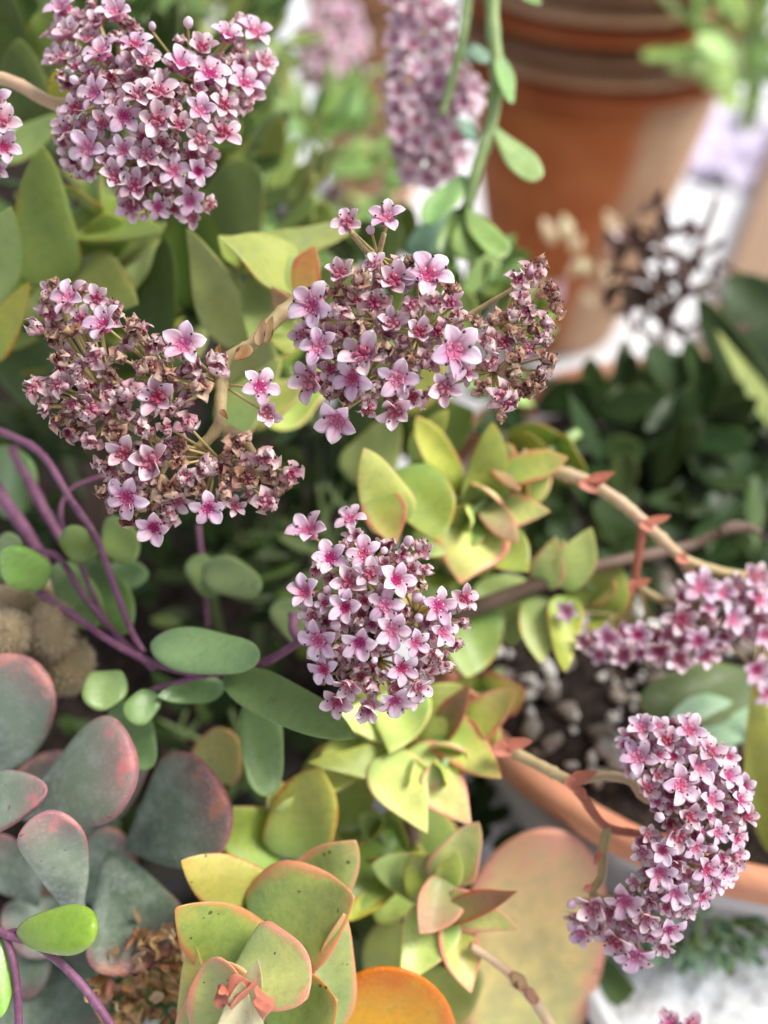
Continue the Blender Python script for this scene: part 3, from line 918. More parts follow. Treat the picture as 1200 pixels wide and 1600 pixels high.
# ------------------------------------------------------------------ flower heads
K_ = [('mid', 4), ('old', 3), ('bud', 1.0)]
cluster('large dense pink flower head at the upper left, on a brown stem', 'pink flower heads in bloom',
    [(68, 5), (130, 0), (200, 10), (240, 60), (262, 95), (285, 30), (318, 30), (335, 60), (380, 20), (420, 45), (432, 100), (405, 165), (370, 180), (362, 235), (335, 250), (335, 330), (300, 350), (230, 350), (180, 310), (165, 270), (120, 285), (82, 240), (85, 190), (110, 160), (70, 100)],
    [(100, 16, 'fresh', 66), (182, 24, 'fresh', 62), (160, 86, 'fresh', 64), (212, 72, 'fresh', 60), (148, 40, 'mid'), (283, 103, 'fresh', 66), (328, 118, 'fresh', 64), (316, 77, 'mid'), (355, 58, 'fresh', 56),
     (398, 52, 'fresh', 62), (382, 132, 'fresh', 66), (294, 40, 'bud', 42), (195, 183, 'fresh', 58), (150, 147, 'fresh', 60), (248, 190, 'mid', 50), (313, 174, 'fresh', 54), (250, 145, 'mid', 52), (218, 150, 'mid'),
     (281, 198, 'mid', 38), (313, 219, 'mid', 46), (350, 208, 'mid', 46), (139, 232, 'fresh', 62), (195, 235, 'fresh', 56), (229, 243, 'mid'), (271, 267, 'fresh', 50), (309, 268, 'fresh', 48), (184, 277, 'mid', 50),
     (213, 291, 'mid'), (247, 322, 'fresh', 48), (297, 313, 'fresh', 52), (206, 322, 'mid'), (110, 55, 'mid', 50), (96, 92, 'mid'), (108, 205, 'mid', 44), (350, 165, 'mid', 42), (414, 98, 'mid', 40), (120, 128, 'bud', 38), (120, 170, 'mid'), (238, 45, 'bud', 30)],
    0.186, (235, 175), (185, 185), [(190, 150, 0.203), (300, 130, 0.205), (220, 260, 0.207)], 58, 60, 37, K_, 0.011, 0.75,
    [('stem', 'stem_pink', [(-60, 110, 0.205), (20, 128, 0.204), (95, 165, 0.206), (190, 160, 0.207)], 10, 10), ('branch', 'stem', [(150, 165, 0.207), (230, 170, 0.208), (305, 128, 0.205)], 6, 4), ('branch', 'stem', [(180, 165, 0.207), (210, 220, 0.210), (225, 285, 0.205)], 6, 4)], 1, tilt=(0.05, 0.1))
cluster('small piece of a pink flower head cut off by the left edge', 'pink flower heads in bloom',
    [], [(-5, 160, 'fresh', 50), (2, 192, 'mid', 48), (6, 230, 'fresh', 58), (-20, 215, 'fresh', 58), (-6, 262, 'fresh', 44), (-30, 250, 'mid'), (-30, 180, 'mid')],
    0.186, (-30, 210), (70, 80), [(-40, 210, 0.2)], 55, 0, 30, K_, seed=2)
cluster('half withered flower head at the middle left, brownish at its centre', 'fading flower heads',
    [(40, 490), (85, 435), (150, 440), (210, 495), (260, 520), (330, 545), (370, 560), (335, 600), (300, 650), (290, 700), (410, 700), (480, 735), (440, 795), (350, 810), (290, 780), (280, 830), (230, 855), (165, 790), (120, 700), (40, 620), (90, 560)],
    [(110, 466, 'fresh', 72), (165, 508, 'fresh', 74), (288, 540, 'fresh', 82), (60, 515, 'old', 50), (212, 515, 'brown', 54), (336, 572, 'old', 62), (308, 608, 'brown', 56), (405, 604, 'fresh', 66), (416, 645, 'mid', 46), (248, 622, 'mid', 60),
     (205, 615, 'old', 56), (294, 664, 'old', 52), (232, 575, 'brown', 58), (150, 556, 'old', 52), (122, 578, 'old', 46), (92, 560, 'brown', 44), (55, 608, 'old', 52), (92, 603, 'old', 44), (146, 642, 'old', 58), (176, 622, 'old', 46),
     (142, 690, 'old', 52), (196, 708, 'mid', 52), (236, 722, 'mid', 58), (322, 728, 'old', 62), (412, 712, 'old', 62), (373, 690, 'brown', 52), (452, 738, 'old', 54), (416, 782, 'old', 54), (325, 792, 'fresh', 60), (264, 765, 'brown', 56),
     (385, 748, 'brown', 52), (200, 776, 'fresh', 66), (242, 822, 'fresh', 70), (112, 520, 'brown', 44), (265, 590, 'brown', 48), (190, 560, 'brown', 46), (180, 675, 'brown', 46), (352, 770, 'brown', 44), (290, 745, 'old', 44), (225, 670, 'old', 46)],
    0.178, (240, 640), (230, 230), [(270, 600, 0.193), (345, 600, 0.190), (180, 640, 0.193), (340, 715, 0.190), (250, 730, 0.192)], 70, 60, 40, [('brown', 5), ('old', 3), ('mid', 1)], 0.007, 0.65,
    [('stem', 'stem', [(470, 465, 0.192), (430, 500, 0.190), (392, 540, 0.188), (352, 565, 0.188), (345, 620, 0.187), (340, 668, 0.1865), (300, 708, 0.188), (262, 722, 0.190)], 12, 8),
     ('branch', 'stem', [(340, 668, 0.187), (375, 680, 0.187), (400, 715, 0.189)], 9, 6), ('branch', 'stem', [(352, 568, 0.189), (300, 600, 0.191), (200, 610, 0.193), (120, 560, 0.192)], 7, 4), ('branch', 'stem', [(300, 708, 0.188), (250, 690, 0.191), (170, 650, 0.192)], 6, 4), ('branch', 'stem', [(262, 722, 0.189), (235, 770, 0.190)], 5, 4)], 3)
cluster('broad pink flower head at the centre with a withered wing on its right', 'fading flower heads',
    [(520, 410), (560, 405), (640, 400), (705, 420), (720, 480), (740, 530), (745, 590), (700, 625), (640, 650), (560, 660), (490, 620), (465, 560), (455, 470)],
    [(604, 342, 'fresh', 66), (543, 350, 'mid', 52), (580, 362, 'bud', 40), (670, 432, 'fresh', 92), (490, 478, 'fresh', 82), (500, 543, 'fresh', 72), (533, 430, 'mid', 54), (584, 475, 'old', 62), (532, 492, 'old', 52), (616, 440, 'mid', 54),
     (568, 556, 'mid', 66), (615, 507, 'mid', 54), (655, 520, 'mid', 50), (708, 548, 'fresh', 92), (665, 568, 'old', 52), (553, 590, 'fresh', 66), (620, 592, 'fresh', 66), (486, 596, 'mid', 60), (528, 655, 'fresh', 80), (618, 642, 'mid', 52),
     (694, 606, 'mid', 48), (575, 636, 'old', 46), (678, 478, 'old', 50), (560, 440, 'brown', 44), (560, 515, 'brown', 44), (640, 560, 'brown', 40), (600, 545, 'brown', 44), (640, 478, 'old', 44),
     (828, 428, 'old', 52), (856, 455, 'brown', 50), (795, 492, 'old', 52), (852, 505, 'old', 50), (786, 536, 'old', 52), (852, 560, 'brown', 52), (822, 545, 'old', 44), (778, 618, 'old', 62), (836, 598, 'brown', 48), (780, 648, 'brown', 40),
     (765, 565, 'old', 46), (815, 470, 'old', 44), (800, 585, 'brown', 44), (830, 515, 'brown', 44), (866, 480, 'brown', 44), (770, 500, 'brown', 44), (812, 610, 'brown', 50), (808, 440, 'old', 50), (845, 530, 'old', 50), (800, 560, 'brown', 50), (760, 535, 'old', 50), (745, 505, 'brown', 44), (842, 415, 'brown', 44), (800, 520, 'brown', 50), (790, 630, 'old', 50), (755, 605, 'brown', 40), (845, 580, 'old', 50), (822, 490, 'old', 48)],
    0.176, (640, 530), (210, 200), [(590, 500, 0.192), (655, 520, 0.191), (570, 600, 0.192), (780, 510, 0.190), (770, 580, 0.190), (590, 400, 0.189)], 80, 26, 42, [('mid', 3), ('old', 4), ('brown', 2)], 0.007, 0.6,
    [('stem', 'stem', [(470, 470, 0.196), (520, 500, 0.195), (590, 520, 0.193), (660, 530, 0.191)], 10, 7), ('branch', 'stem', [(590, 520, 0.193), (585, 450, 0.189), (592, 400, 0.186), (600, 365, 0.183)], 6, 4), ('branch', 'stem', [(588, 405, 0.187), (565, 385, 0.186), (548, 362, 0.183)], 4, 4),
     ('branch', 'stem', [(660, 530, 0.190), (720, 500, 0.187), (770, 470, 0.185), (820, 440, 0.185)], 6, 3), ('branch', 'stem', [(660, 540, 0.190), (740, 572, 0.186), (800, 572, 0.186), (845, 590, 0.186)], 6, 3), ('branch', 'stem', [(640, 540, 0.190), (590, 600, 0.190), (540, 640, 0.186)], 6, 3)], 4)
cluster('rounded pink flower head in the middle of the view, above the limy leaf rosettes', 'pink flower heads in bloom',
    [(455, 905), (520, 860), (525, 800), (560, 790), (570, 835), (640, 840), (680, 850), (665, 900), (690, 925), (735, 915), (740, 945), (715, 1010), (700, 1040), (660, 1085), (620, 1120), (540, 1115), (500, 1075), (475, 1010)],
    [(484, 831, 'fresh', 72), (548, 812, 'fresh', 58), (517, 873, 'fresh', 60), (570, 866, 'fresh', 56), (478, 926, 'fresh', 68), (546, 910, 'mid', 52), (578, 898, 'mid', 46), (618, 907, 'fresh', 66), (541, 950, 'fresh', 64), (602, 945, 'fresh', 62),
     (612, 983, 'fresh', 60), (500, 999, 'fresh', 66), (563, 1002, 'fresh', 66), (508, 1045, 'fresh', 60), (648, 1003, 'fresh', 56), (683, 946, 'fresh', 62), (690, 987, 'fresh', 52), (627, 1042, 'fresh', 66), (616, 1092, 'fresh', 62), (637, 848, 'bud', 44),
     (656, 856, 'old', 44), (665, 893, 'old', 34), (724, 935, 'mid', 46), (578, 1068, 'old', 44), (528, 1094, 'mid', 50), (575, 1105, 'mid', 44), (692, 1040, 'old', 42), (675, 1020, 'old', 40), (627, 868, 'old', 40), (722, 972, 'old', 38),
     (496, 890, 'old', 40), (652, 1072, 'mid', 44), (710, 1005, 'old', 38), (600, 862, 'bud', 30), (585, 1030, 'bud', 30), (545, 1070, 'mid', 40), (655, 915, 'brown', 30)],
    0.178, (590, 965), (150, 165), [(600, 960, 0.198), (570, 900, 0.197), (650, 960, 0.196), (590, 1030, 0.197)], 62, 48, 36, [('mid', 3), ('old', 4), ('bud', 1)], 0.009, 0.75,
    [('stem', 'stem', [(660, 900, 0.235), (640, 930, 0.222), (610, 960, 0.205), (602, 962, 0.198)], 9, 8), ('branch', 'stem', [(602, 962, 0.199), (575, 905, 0.197), (550, 850, 0.192)], 6, 4), ('branch', 'stem', [(602, 962, 0.199), (660, 950, 0.194), (690, 950, 0.190)], 6, 4), ('branch', 'stem', [(602, 962, 0.199), (590, 1040, 0.196), (580, 1080, 0.192)], 6, 4)], 5)
cluster('soft pink flower head at the right edge hanging from an arching pale stem', 'pink flower heads in bloom',
    [(905, 985), (960, 968), (1020, 985), (1060, 960), (1040, 930), (1075, 895), (1130, 895), (1215, 880), (1230, 1110), (1180, 1100), (1160, 1050), (1180, 1000), (1130, 1020), (1075, 1045), (1000, 1035), (930, 1030)],
    [(1093, 917, 'fresh', 62), (1128, 927, 'fresh', 50), (886, 955, 'fresh', 42), (950, 996, 'fresh', 48), (997, 992, 'fresh', 52), (917, 1002, 'mid', 40), (1142, 968, 'fresh', 56), (1062, 968, 'mid', 50), (1090, 1000, 'fresh', 48), (1100, 1022, 'mid', 44), (1030, 1015, 'mid', 46),
     (1182, 935, 'fresh', 54), (1192, 990, 'fresh', 56), (1180, 1045, 'fresh', 56), (1198, 1080, 'fresh', 50), (1178, 902, 'mid', 46), (975, 1022, 'mid', 40), (1060, 1028, 'mid', 40)],
    0.222, (1080, 985), (190, 110), [(1090, 960, 0.242), (960, 960, 0.242), (1190, 960, 0.242)], 56, 46, 36, [('fresh', 2), ('mid', 4), ('old', 2)], 0.006, 0.6,
    [('stem', 'stem_pink', [(815, 712, 0.228), (862, 733, 0.226), (915, 752, 0.224), (970, 785, 0.222), (1015, 825, 0.222), (1050, 858, 0.224), (1075, 885, 0.228), (1095, 925, 0.238)], 11, 9),
     ('branch', 'stem', [(1065, 872, 0.225), (1120, 892, 0.230), (1190, 905, 0.236), (1230, 930, 0.238)], 8, 7), ('branch', 'stem_red', [(1005, 820, 0.222), (1000, 855, 0.224), (993, 905, 0.228), (1000, 925, 0.230)], 7, 6),
     ('branch', 'stem', [(995, 915, 0.229), (1035, 938, 0.230), (1080, 945, 0.234)], 7, 5), ('branch', 'stem', [(990, 915, 0.229), (985, 950, 0.232), (960, 985, 0.236)], 4, 3), ('branch', 'stem', [(1000, 925, 0.229), (1010, 960, 0.232), (1000, 985, 0.236)], 4, 3)], 6, base=(815, 712, 0.228))
cluster('crescent shaped pink flower head at the lower right, over the terracotta rim', 'pink flower heads in bloom',
    [(965, 1140), (985, 1118), (1055, 1115), (1085, 1120), (1110, 1150), (1150, 1180), (1178, 1240), (1172, 1310), (1150, 1370), (1130, 1400), (1095, 1420), (1060, 1440), (1045, 1490), (985, 1512), (930, 1480), (885, 1450), (890, 1405), (930, 1400), (975, 1385), (990, 1360), (985, 1318), (1012, 1285), (1008, 1238), (972, 1212)],
    [(998, 1184, 'fresh', 64), (1003, 1138, 'fresh', 50), (1077, 1142, 'fresh', 54), (1062, 1225, 'fresh', 66), (1092, 1198, 'fresh', 58), (1154, 1250, 'fresh', 50), (1110, 1250, 'fresh', 50), (1058, 1304, 'mid', 54), (1035, 1328, 'fresh', 50), (1085, 1322, 'fresh', 50),
     (1030, 1362, 'fresh', 58), (1102, 1358, 'fresh', 54), (1055, 1394, 'fresh', 52), (977, 1405, 'fresh', 70), (928, 1416, 'mid', 56), (911, 1455, 'fresh', 52), (962, 1468, 'mid', 54), (992, 1490, 'fresh', 60), (1044, 1450, 'fresh', 52), (1096, 1400, 'fresh', 44),
     (1150, 1310, 'fresh', 46), (1136, 1212, 'fresh', 46), (1042, 1158, 'mid', 42), (1164, 1275, 'mid', 40), (1132, 1362, 'fresh', 44), (895, 1410, 'bud', 36), (1030, 1276, 'bud', 44), (1110, 1175, 'mid', 44), (1150, 1340, 'mid', 40), (1120, 1300, 'fresh', 44), (1075, 1275, 'mid', 42), (1010, 1432, 'mid', 44), (1075, 1365, 'mid', 40)],
    0.186, (1075, 1310), (150, 205), [(1050, 1230, 0.200), (1060, 1300, 0.202), (1030, 1340, 0.200), (960, 1400, 0.197), (1080, 1370, 0.202)], 58, 70, 34, [('fresh', 2.4), ('mid', 4), ('bud', 0.5)], 0.007, 0.75,
    [('stem', 'stem', [(780, 1165, 0.215), (822, 1185, 0.212), (860, 1205, 0.208), (893, 1222, 0.206)], 9, 9), ('branch', 'stem_pink', [(893, 1222, 0.206), (940, 1212, 0.205), (985, 1220, 0.204), (1005, 1245, 0.204), (1045, 1262, 0.203)], 9, 6),
     ('branch', 'stem_red', [(893, 1222, 0.206), (910, 1245, 0.205), (945, 1290, 0.203), (990, 1302, 0.203), (1060, 1310, 0.203)], 8, 6), ('branch', 'stem', [(950, 1294, 0.203), (942, 1330, 0.201), (940, 1370, 0.200), (925, 1395, 0.199), (950, 1410, 0.198)], 8, 6), ('branch', 'stem', [(1000, 1302, 0.203), (1030, 1350, 0.202), (1070, 1380, 0.202)], 6, 4), ('branch', 'stem', [(990, 1225, 0.204), (1040, 1190, 0.202), (1060, 1160, 0.200)], 5, 4)], 8, tilt=(0.1, 0.05), base=(780, 1165, 0.215))
cluster('hazy pale flower head at the top centre, left of the trailing green stem', 'hazy flower heads in the background',
    [(590, -30), (690, -30), (712, 60), (730, 95), (755, 140), (740, 185), (700, 165), (735, 215), (720, 265), (690, 295), (640, 295), (605, 220), (600, 130), (605, 60)],
    [(640, 20, 'fresh', 50), (690, 30, 'mid', 46), (645, 72, 'fresh', 52), (650, 110, 'mid', 44), (625, 142, 'fresh', 48), (682, 132, 'mid', 44), (735, 140, 'fresh', 54), (627, 205, 'fresh', 52), (648, 222, 'fresh', 44), (682, 228, 'fresh', 50), (708, 215, 'fresh', 46), (640, 270, 'fresh', 44), (692, 265, 'fresh', 48)],
    0.262, (665, 130), (90, 190), [(665, 100, 0.285), (670, 230, 0.285)], 48, 70, 38, [('fresh', 3), ('mid', 4), ('old', 1)], 0.006, 0.7,
    [('stem', 'stem_green', [(690, -60, 0.28), (692, 60, 0.282), (690, 160, 0.285), (672, 230, 0.287)], 7, 5)], 9, simple=True, pale=True, base=(690, -60, 0.28))
cluster('small hazy pink and white flowers at the top left of centre, farthest back', 'hazy flower heads in the background',
    [(455, 60), (500, -10), (560, 0), (580, 80), (575, 170), (520, 190), (480, 150)],
    [(538, 22, 'fresh', 50), (505, 95, 'fresh', 54), (560, 75, 'fresh', 46), (500, 120, 'fresh', 50), (555, 150, 'fresh', 50), (480, 60, 'fresh', 50), (525, 60, 'fresh', 46), (470, 100, 'fresh', 40)],
    0.42, (520, 90), (90, 100), [(520, 90, 0.46)], 48, 16, 40, [('fresh', 3)], 0.01, 0.6,
    [('stem', 'stem_green', [(430, 240, 0.45), (500, 160, 0.45), (560, 120, 0.45), (640, 100, 0.46)], 5, 4)], 10, simple=True, pale=True, base=(430, 240, 0.45))
cluster('tip of one more pink flower head at the bottom edge on the right', 'pink flower heads in bloom',
    [], [(1048, 1600, 'fresh', 46), (1078, 1606, 'mid', 44), (1062, 1630, 'fresh', 50), (1040, 1590, 'mid', 30), (1095, 1625, 'fresh', 40)],
    0.196, (1064, 1650), (60, 70), [(1064, 1660, 0.21)], 46, 0, 30, K_, seed=12)

# brown scales and joints on the flower stems
def bracts(label, cat, rows, mat='bract', loc=None):
    root = thing('stem_bracts', label, cat, P(*(loc or rows[0][0])))
    for b, t, w, n in rows: leaf(root, mat, b, t, w, 'ovate', n, cup=0.3, bend=0.2, th=0.25, name='bract')
bracts('dry brown bracts where the stem of the half withered head leaves the leaves', 'bracts',
    [((394, 543, 0.184), (364, 562, 0.183), 24, (0, 0.3)), ((404, 540, 0.184), (412, 496, 0.184), 20, (-0.3, 0.2)), ((412, 535, 0.185), (426, 494, 0.185), 18, (0.4, 0.2)), ((345, 640, 0.184), (356, 655, 0.183), 9, (0, 0.3)), ((340, 555, 0.185), (343, 536, 0.184), 10, (0, 0.3))])
bracts('small red bracts at the joints of the arching stem on the right', 'bracts',
    [((915, 752, 0.221), (962, 738, 0.219), 16, (0, 0.4)), ((925, 758, 0.221), (950, 748, 0.219), 14, (0, 0.4)), ((905, 752, 0.221), (935, 770, 0.220), 20, (0, 0.4)), ((1010, 818, 0.219), (1048, 806, 0.218), 16, (0, 0.4)), ((1000, 815, 0.219), (1022, 832, 0.218), 18, (0, 0.4)), ((1056, 868, 0.221), (1078, 880, 0.220), 18, (0, 0.4)), ((990, 915, 0.226), (1018, 905, 0.225), 14, (0, 0.4)), ((990, 905, 0.226), (985, 935, 0.226), 12, (0, 0.4))], 'stem_red')
bracts('reddish bracts on the stem crossing the gritty soil', 'bracts',
    [((790, 1165, 0.211), (832, 1158, 0.209), 20, (0, 0.4)), ((770, 1165, 0.211), (800, 1180, 0.210), 24, (0, 0.4)), ((888, 1222, 0.203), (935, 1205, 0.202), 20, (0, 0.4)), ((885, 1215, 0.203), (905, 1240, 0.202), 20, (0, 0.4)), ((898, 1228, 0.203), (920, 1250, 0.202), 14, (0, 0.4)), ((938, 1330, 0.199), (928, 1352, 0.198), 12, (0, 0.4)), ((925, 1385, 0.197), (910, 1392, 0.196), 12, (0, 0.4))], 'stem_red')

# ------------------------------------------------------------------ leafy plants
def stack(root, a, b, n, size, mats, roll=20, phi=(20, 55), taper=0.55, seed=0, wide=1.0, shape='fan'):
    """pairs of broad leaves threaded on a stem from a to b, each pair turned a quarter from the last"""
    q = random.Random(seed)
    A, B = P(*a), P(*b)
    ax = (B - A).normalized()
    ref = ax.cross(D(0, 0, 1)).normalized()
    for i in range(n):
        t = i / max(1, n - 1)
        c = A.lerp(B, t)
        L = M(size * (1 - (1 - taper) * t ** 1.5) * q.uniform(0.9, 1.1), a[2] + (b[2] - a[2]) * t)
        ang = math.radians(roll + 90 * (i % 2) + q.uniform(-9, 9))
        rad = Quaternion(ax, ang) @ ref
        for sgn in (-1, 1):
            ph = math.radians(phi[0] + (phi[1] - phi[0]) * t + q.uniform(-8, 8))
            y = (rad * sgn * math.cos(ph) + ax * math.sin(ph)).normalized()
            z = (ax - y * ax.dot(y)).normalized()
            x = y.cross(z)
            _seed[0] += 1
            me = leaf_mesh(L, L * wide * q.uniform(0.92, 1.08), L * 0.17, shape, q.uniform(0.12, 0.3), q.uniform(0.02, 0.16), 0.07, _seed[0], basew=0.8)
            link('leaf', me, root, MAT[q.choice(mats)], Matrix.Translation(c) @ Matrix((x, y, z)).transposed().to_4x4())
    tube('stem', [A - ax * 0.01, A, B], [.0016, .0015, .001], MAT['stem_green'], root, 8)

def plant(name, label, cat, loc, rows, group=None):
    root = thing(name, label, cat, P(*loc), group)
    for r in rows:
        mat, b, t, w, shape = r[:5]
        kw = dict(r[5]) if len(r) > 5 else {}
        leaf(root, mat, b, t, w, shape, **kw)
    return root

jade = plant('succulent_stem', 'upright green leaved succulent at the upper left, behind the large pink flower head', 'succulent', (150, 560, 0.25), [
    ('jade', (70, 450, .228), (66, 228, .215), 104, 'fan', dict(n=(0.5, 0.3), cup=0.2)),
    ('jade', (-30, 490, .220), (18, 322, .206), 84, 'ovate', dict(n=(0.5, 0.3))),
    ('yellow', (-20, 560, .222), (45, 440, .212), 60, 'ovate', dict(n=(0.3, 0.5))),
    ('jade', (105, 440, .232), (218, 478, .214), 128, 'tri', dict(n=(-0.1, 0.4), cup=0.15, basew=0.7)),
    ('jade', (110, 340, .235), (255, 362, .224), 110, 'fan', dict(n=(0.1, 0.6))),
    ('jade', (160, 420, .24), (262, 350, .23), 80, 'ovate', dict(n=(-0.2, 0.5))),
    ('jade_dark', (240, 540, .242), (262, 372, .226), 105, 'fan', dict(n=(-0.4, 0.3))),
    ('jade', (372, 540, .225), (292, 356, .218), 84, 'ovate', dict(n=(-0.5, 0.2), cup=0.1, basew=0.6)),
    ('jade', (470, 440, .222), (342, 368, .206), 120, 'tri', dict(n=(-0.1, 0.5), basew=0.6)),
    ('jade', (440, 400, .222), (392, 540, .212), 100, 'tri', dict(n=(-0.25, 0.3), basew=0.8)),
    ('olive', (400, 395, .236), (560, 352, .226), 74, 'ovate', dict(n=(0.1, 0.6))),
    ('jade', (330, 520, .24), (360, 420, .23), 80, 'oval', {}),
    ('jade', (380, 620, .232), (420, 520, .222), 90, 'fan', dict(n=(0.2, 0.4))),
    ('orange', (468, 475, .214), (492, 384, .203), 58, 'lance', dict(n=(-0.2, 0.2))),
    ('olive', (440, 500, .214), (452, 556, .206), 50, 'ovate', {}),
    ('redback', (460, 500, .208), (424, 446, .200), 36, 'tri', dict(n=(-0.3, 0.2))),
    ('lime', (350, 680, .232), (440, 560, .222), 80, 'fan', dict(n=(0.2, 0.6))),
    ('lime', (400, 650, .236), (485, 600, .224), 90, 'fan', dict(n=(0.1, 0.6))),
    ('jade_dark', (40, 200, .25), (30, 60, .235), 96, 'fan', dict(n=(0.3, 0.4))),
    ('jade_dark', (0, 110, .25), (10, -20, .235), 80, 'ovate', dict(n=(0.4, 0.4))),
    ('jade', (90, 110, .256), (75, 5, .24), 90, 'fan', dict(n=(0.2, 0.5))),
    ('yellow', (98, 165, .222), (88, 112, .214), 34, 'oval', dict(n=(0.2, 0.4))),
    ('jade', (0, 250, .245), (100, 180, .235), 60, 'lance', {}),
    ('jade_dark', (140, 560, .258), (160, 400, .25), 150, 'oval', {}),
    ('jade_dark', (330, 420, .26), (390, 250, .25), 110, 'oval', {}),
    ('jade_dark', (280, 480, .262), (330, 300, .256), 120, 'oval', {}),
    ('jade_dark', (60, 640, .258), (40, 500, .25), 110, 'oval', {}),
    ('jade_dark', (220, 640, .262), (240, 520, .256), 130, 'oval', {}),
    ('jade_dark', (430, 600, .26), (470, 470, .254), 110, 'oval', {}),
    ('jade', (500, 500, .25), (560, 420, .24), 100, 'oval', {}),
    ('lime', (610, 640, .25), (690, 560, .24), 80, 'oval', {}),
    ('jade', (560, 620, .258), (600, 520, .25), 110, 'oval', {}),
    ('jade', (700, 560, .262), (720, 450, .256), 80, 'oval', {}),
])
tube('stem', [P(150, 1250, .37), P(150, 700, .30), P(150, 560, .265), P(150, 400, .262)], [.004, .004, .0035, .003], MAT['stem_brown'], jade)
tube('stem', [P(150, 700, .30), P(300, 600, .272), P(440, 500, .262), P(600, 560, .262)], [.0035, .003, .003, .002], MAT['stem_brown'], jade)

stack(jade, (250, 600, .262), (150, 330, .232), 5, 125, ['jade', 'jade', 'olive'], 25, seed=1, wide=1.05)
stack(jade, (470, 620, .258), (385, 420, .226), 4, 110, ['jade', 'jade', 'lime'], 60, seed=2, wide=1.05)
stack(jade, (20, 560, .262), (10, 420, .234), 4, 110, ['jade', 'olive'], 10, seed=3)
lime = plant('succulent_stem', 'yellow green stacked succulent right of the middle, its leaf edges orange', 'succulent', (740, 900, 0.27), [
    ('lime', (618, 828, .216), (568, 700, .208), 88, 'ovate', dict(n=(0.2, 0.3), basew=0.5)),
    ('lime_pink', (590, 775, .214), (618, 852, .205), 74, 'tri', dict(n=(0.0, 0.6), cup=0.4)),
    ('olive', (640, 730, .226), (688, 846, .214), 104, 'ovate', dict(n=(0.1, 0.4), basew=0.7)),
    ('olive', (755, 810, .232), (770, 660, .222), 80, 'ovate', dict(n=(0.1, 0.3), basew=0.5)),
    ('lime', (718, 770, .236), (650, 650, .226), 60, 'lance', dict(n=(-0.1, 0.6))),
    ('lime', (640, 720, .240), (700, 640, .23), 44, 'lance', dict(n=(0.3, 0.6))),
    ('lime_pink', (778, 745, .228), (888, 716, .220), 62, 'lance', dict(n=(0.1, 0.5), basew=0.5)),
    ('redback', (770, 700, .232), (812, 770, .222), 60, 'tri', dict(n=(0.1, 0.2))),
    ('lime_pink', (770, 800, .230), (860, 798, .220), 62, 'tri', dict(n=(0, 0.4))),
    ('redback', (760, 790, .228), (810, 850, .220), 50, 'tri', {}),
    ('olive', (740, 800, .232), (640, 870, .222), 100, 'ovate', dict(n=(-0.1, 0.5))),
    ('lime_pink', (740, 820, .230), (720, 912, .219), 120, 'tri', dict(n=(0, 0.4), basew=0.7)),
    ('olive', (760, 840, .232), (825, 895, .222), 100, 'tri', dict(n=(0.2, 0.4), basew=0.6)),
    ('olive', (700, 780, .240), (760, 900, .23), 130, 'fan', {}),
    ('lime_pink', (850, 915, .236), (868, 838, .228), 56, 'tri', dict(n=(-0.3, 0.4))),
    ('lime', (880, 920, .234), (925, 824, .226), 62, 'ovate', dict(n=(0.1, 0.4))),
    ('olive', (920, 960, .246), (965, 870, .24), 90, 'fan', {}),
    ('olive', (838, 930, .238), (845, 1036, .228), 64, 'fan', {}),
    ('lime', (882, 930, .234), (882, 1050, .225), 54, 'fan', dict(n=(0, 0.6))),
    ('olive', (740, 940, .244), (728, 1060, .232), 110, 'fan', dict(n=(0.1, 0.3))),
    ('jade', (780, 900, .25), (800, 1010, .24), 90, 'fan', {}),
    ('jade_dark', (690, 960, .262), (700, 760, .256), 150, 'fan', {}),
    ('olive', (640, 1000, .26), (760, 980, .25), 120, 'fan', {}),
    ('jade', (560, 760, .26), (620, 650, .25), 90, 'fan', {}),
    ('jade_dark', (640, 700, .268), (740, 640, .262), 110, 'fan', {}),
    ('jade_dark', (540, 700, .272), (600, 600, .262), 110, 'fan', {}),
])
tube('stem', [P(700, 1200, .33), P(720, 1000, .272), P(735, 860, .262), P(740, 760, .262), P(780, 742, .232)], [.004, .0035, .003, .003, .002], MAT['stem_brown'], lime)

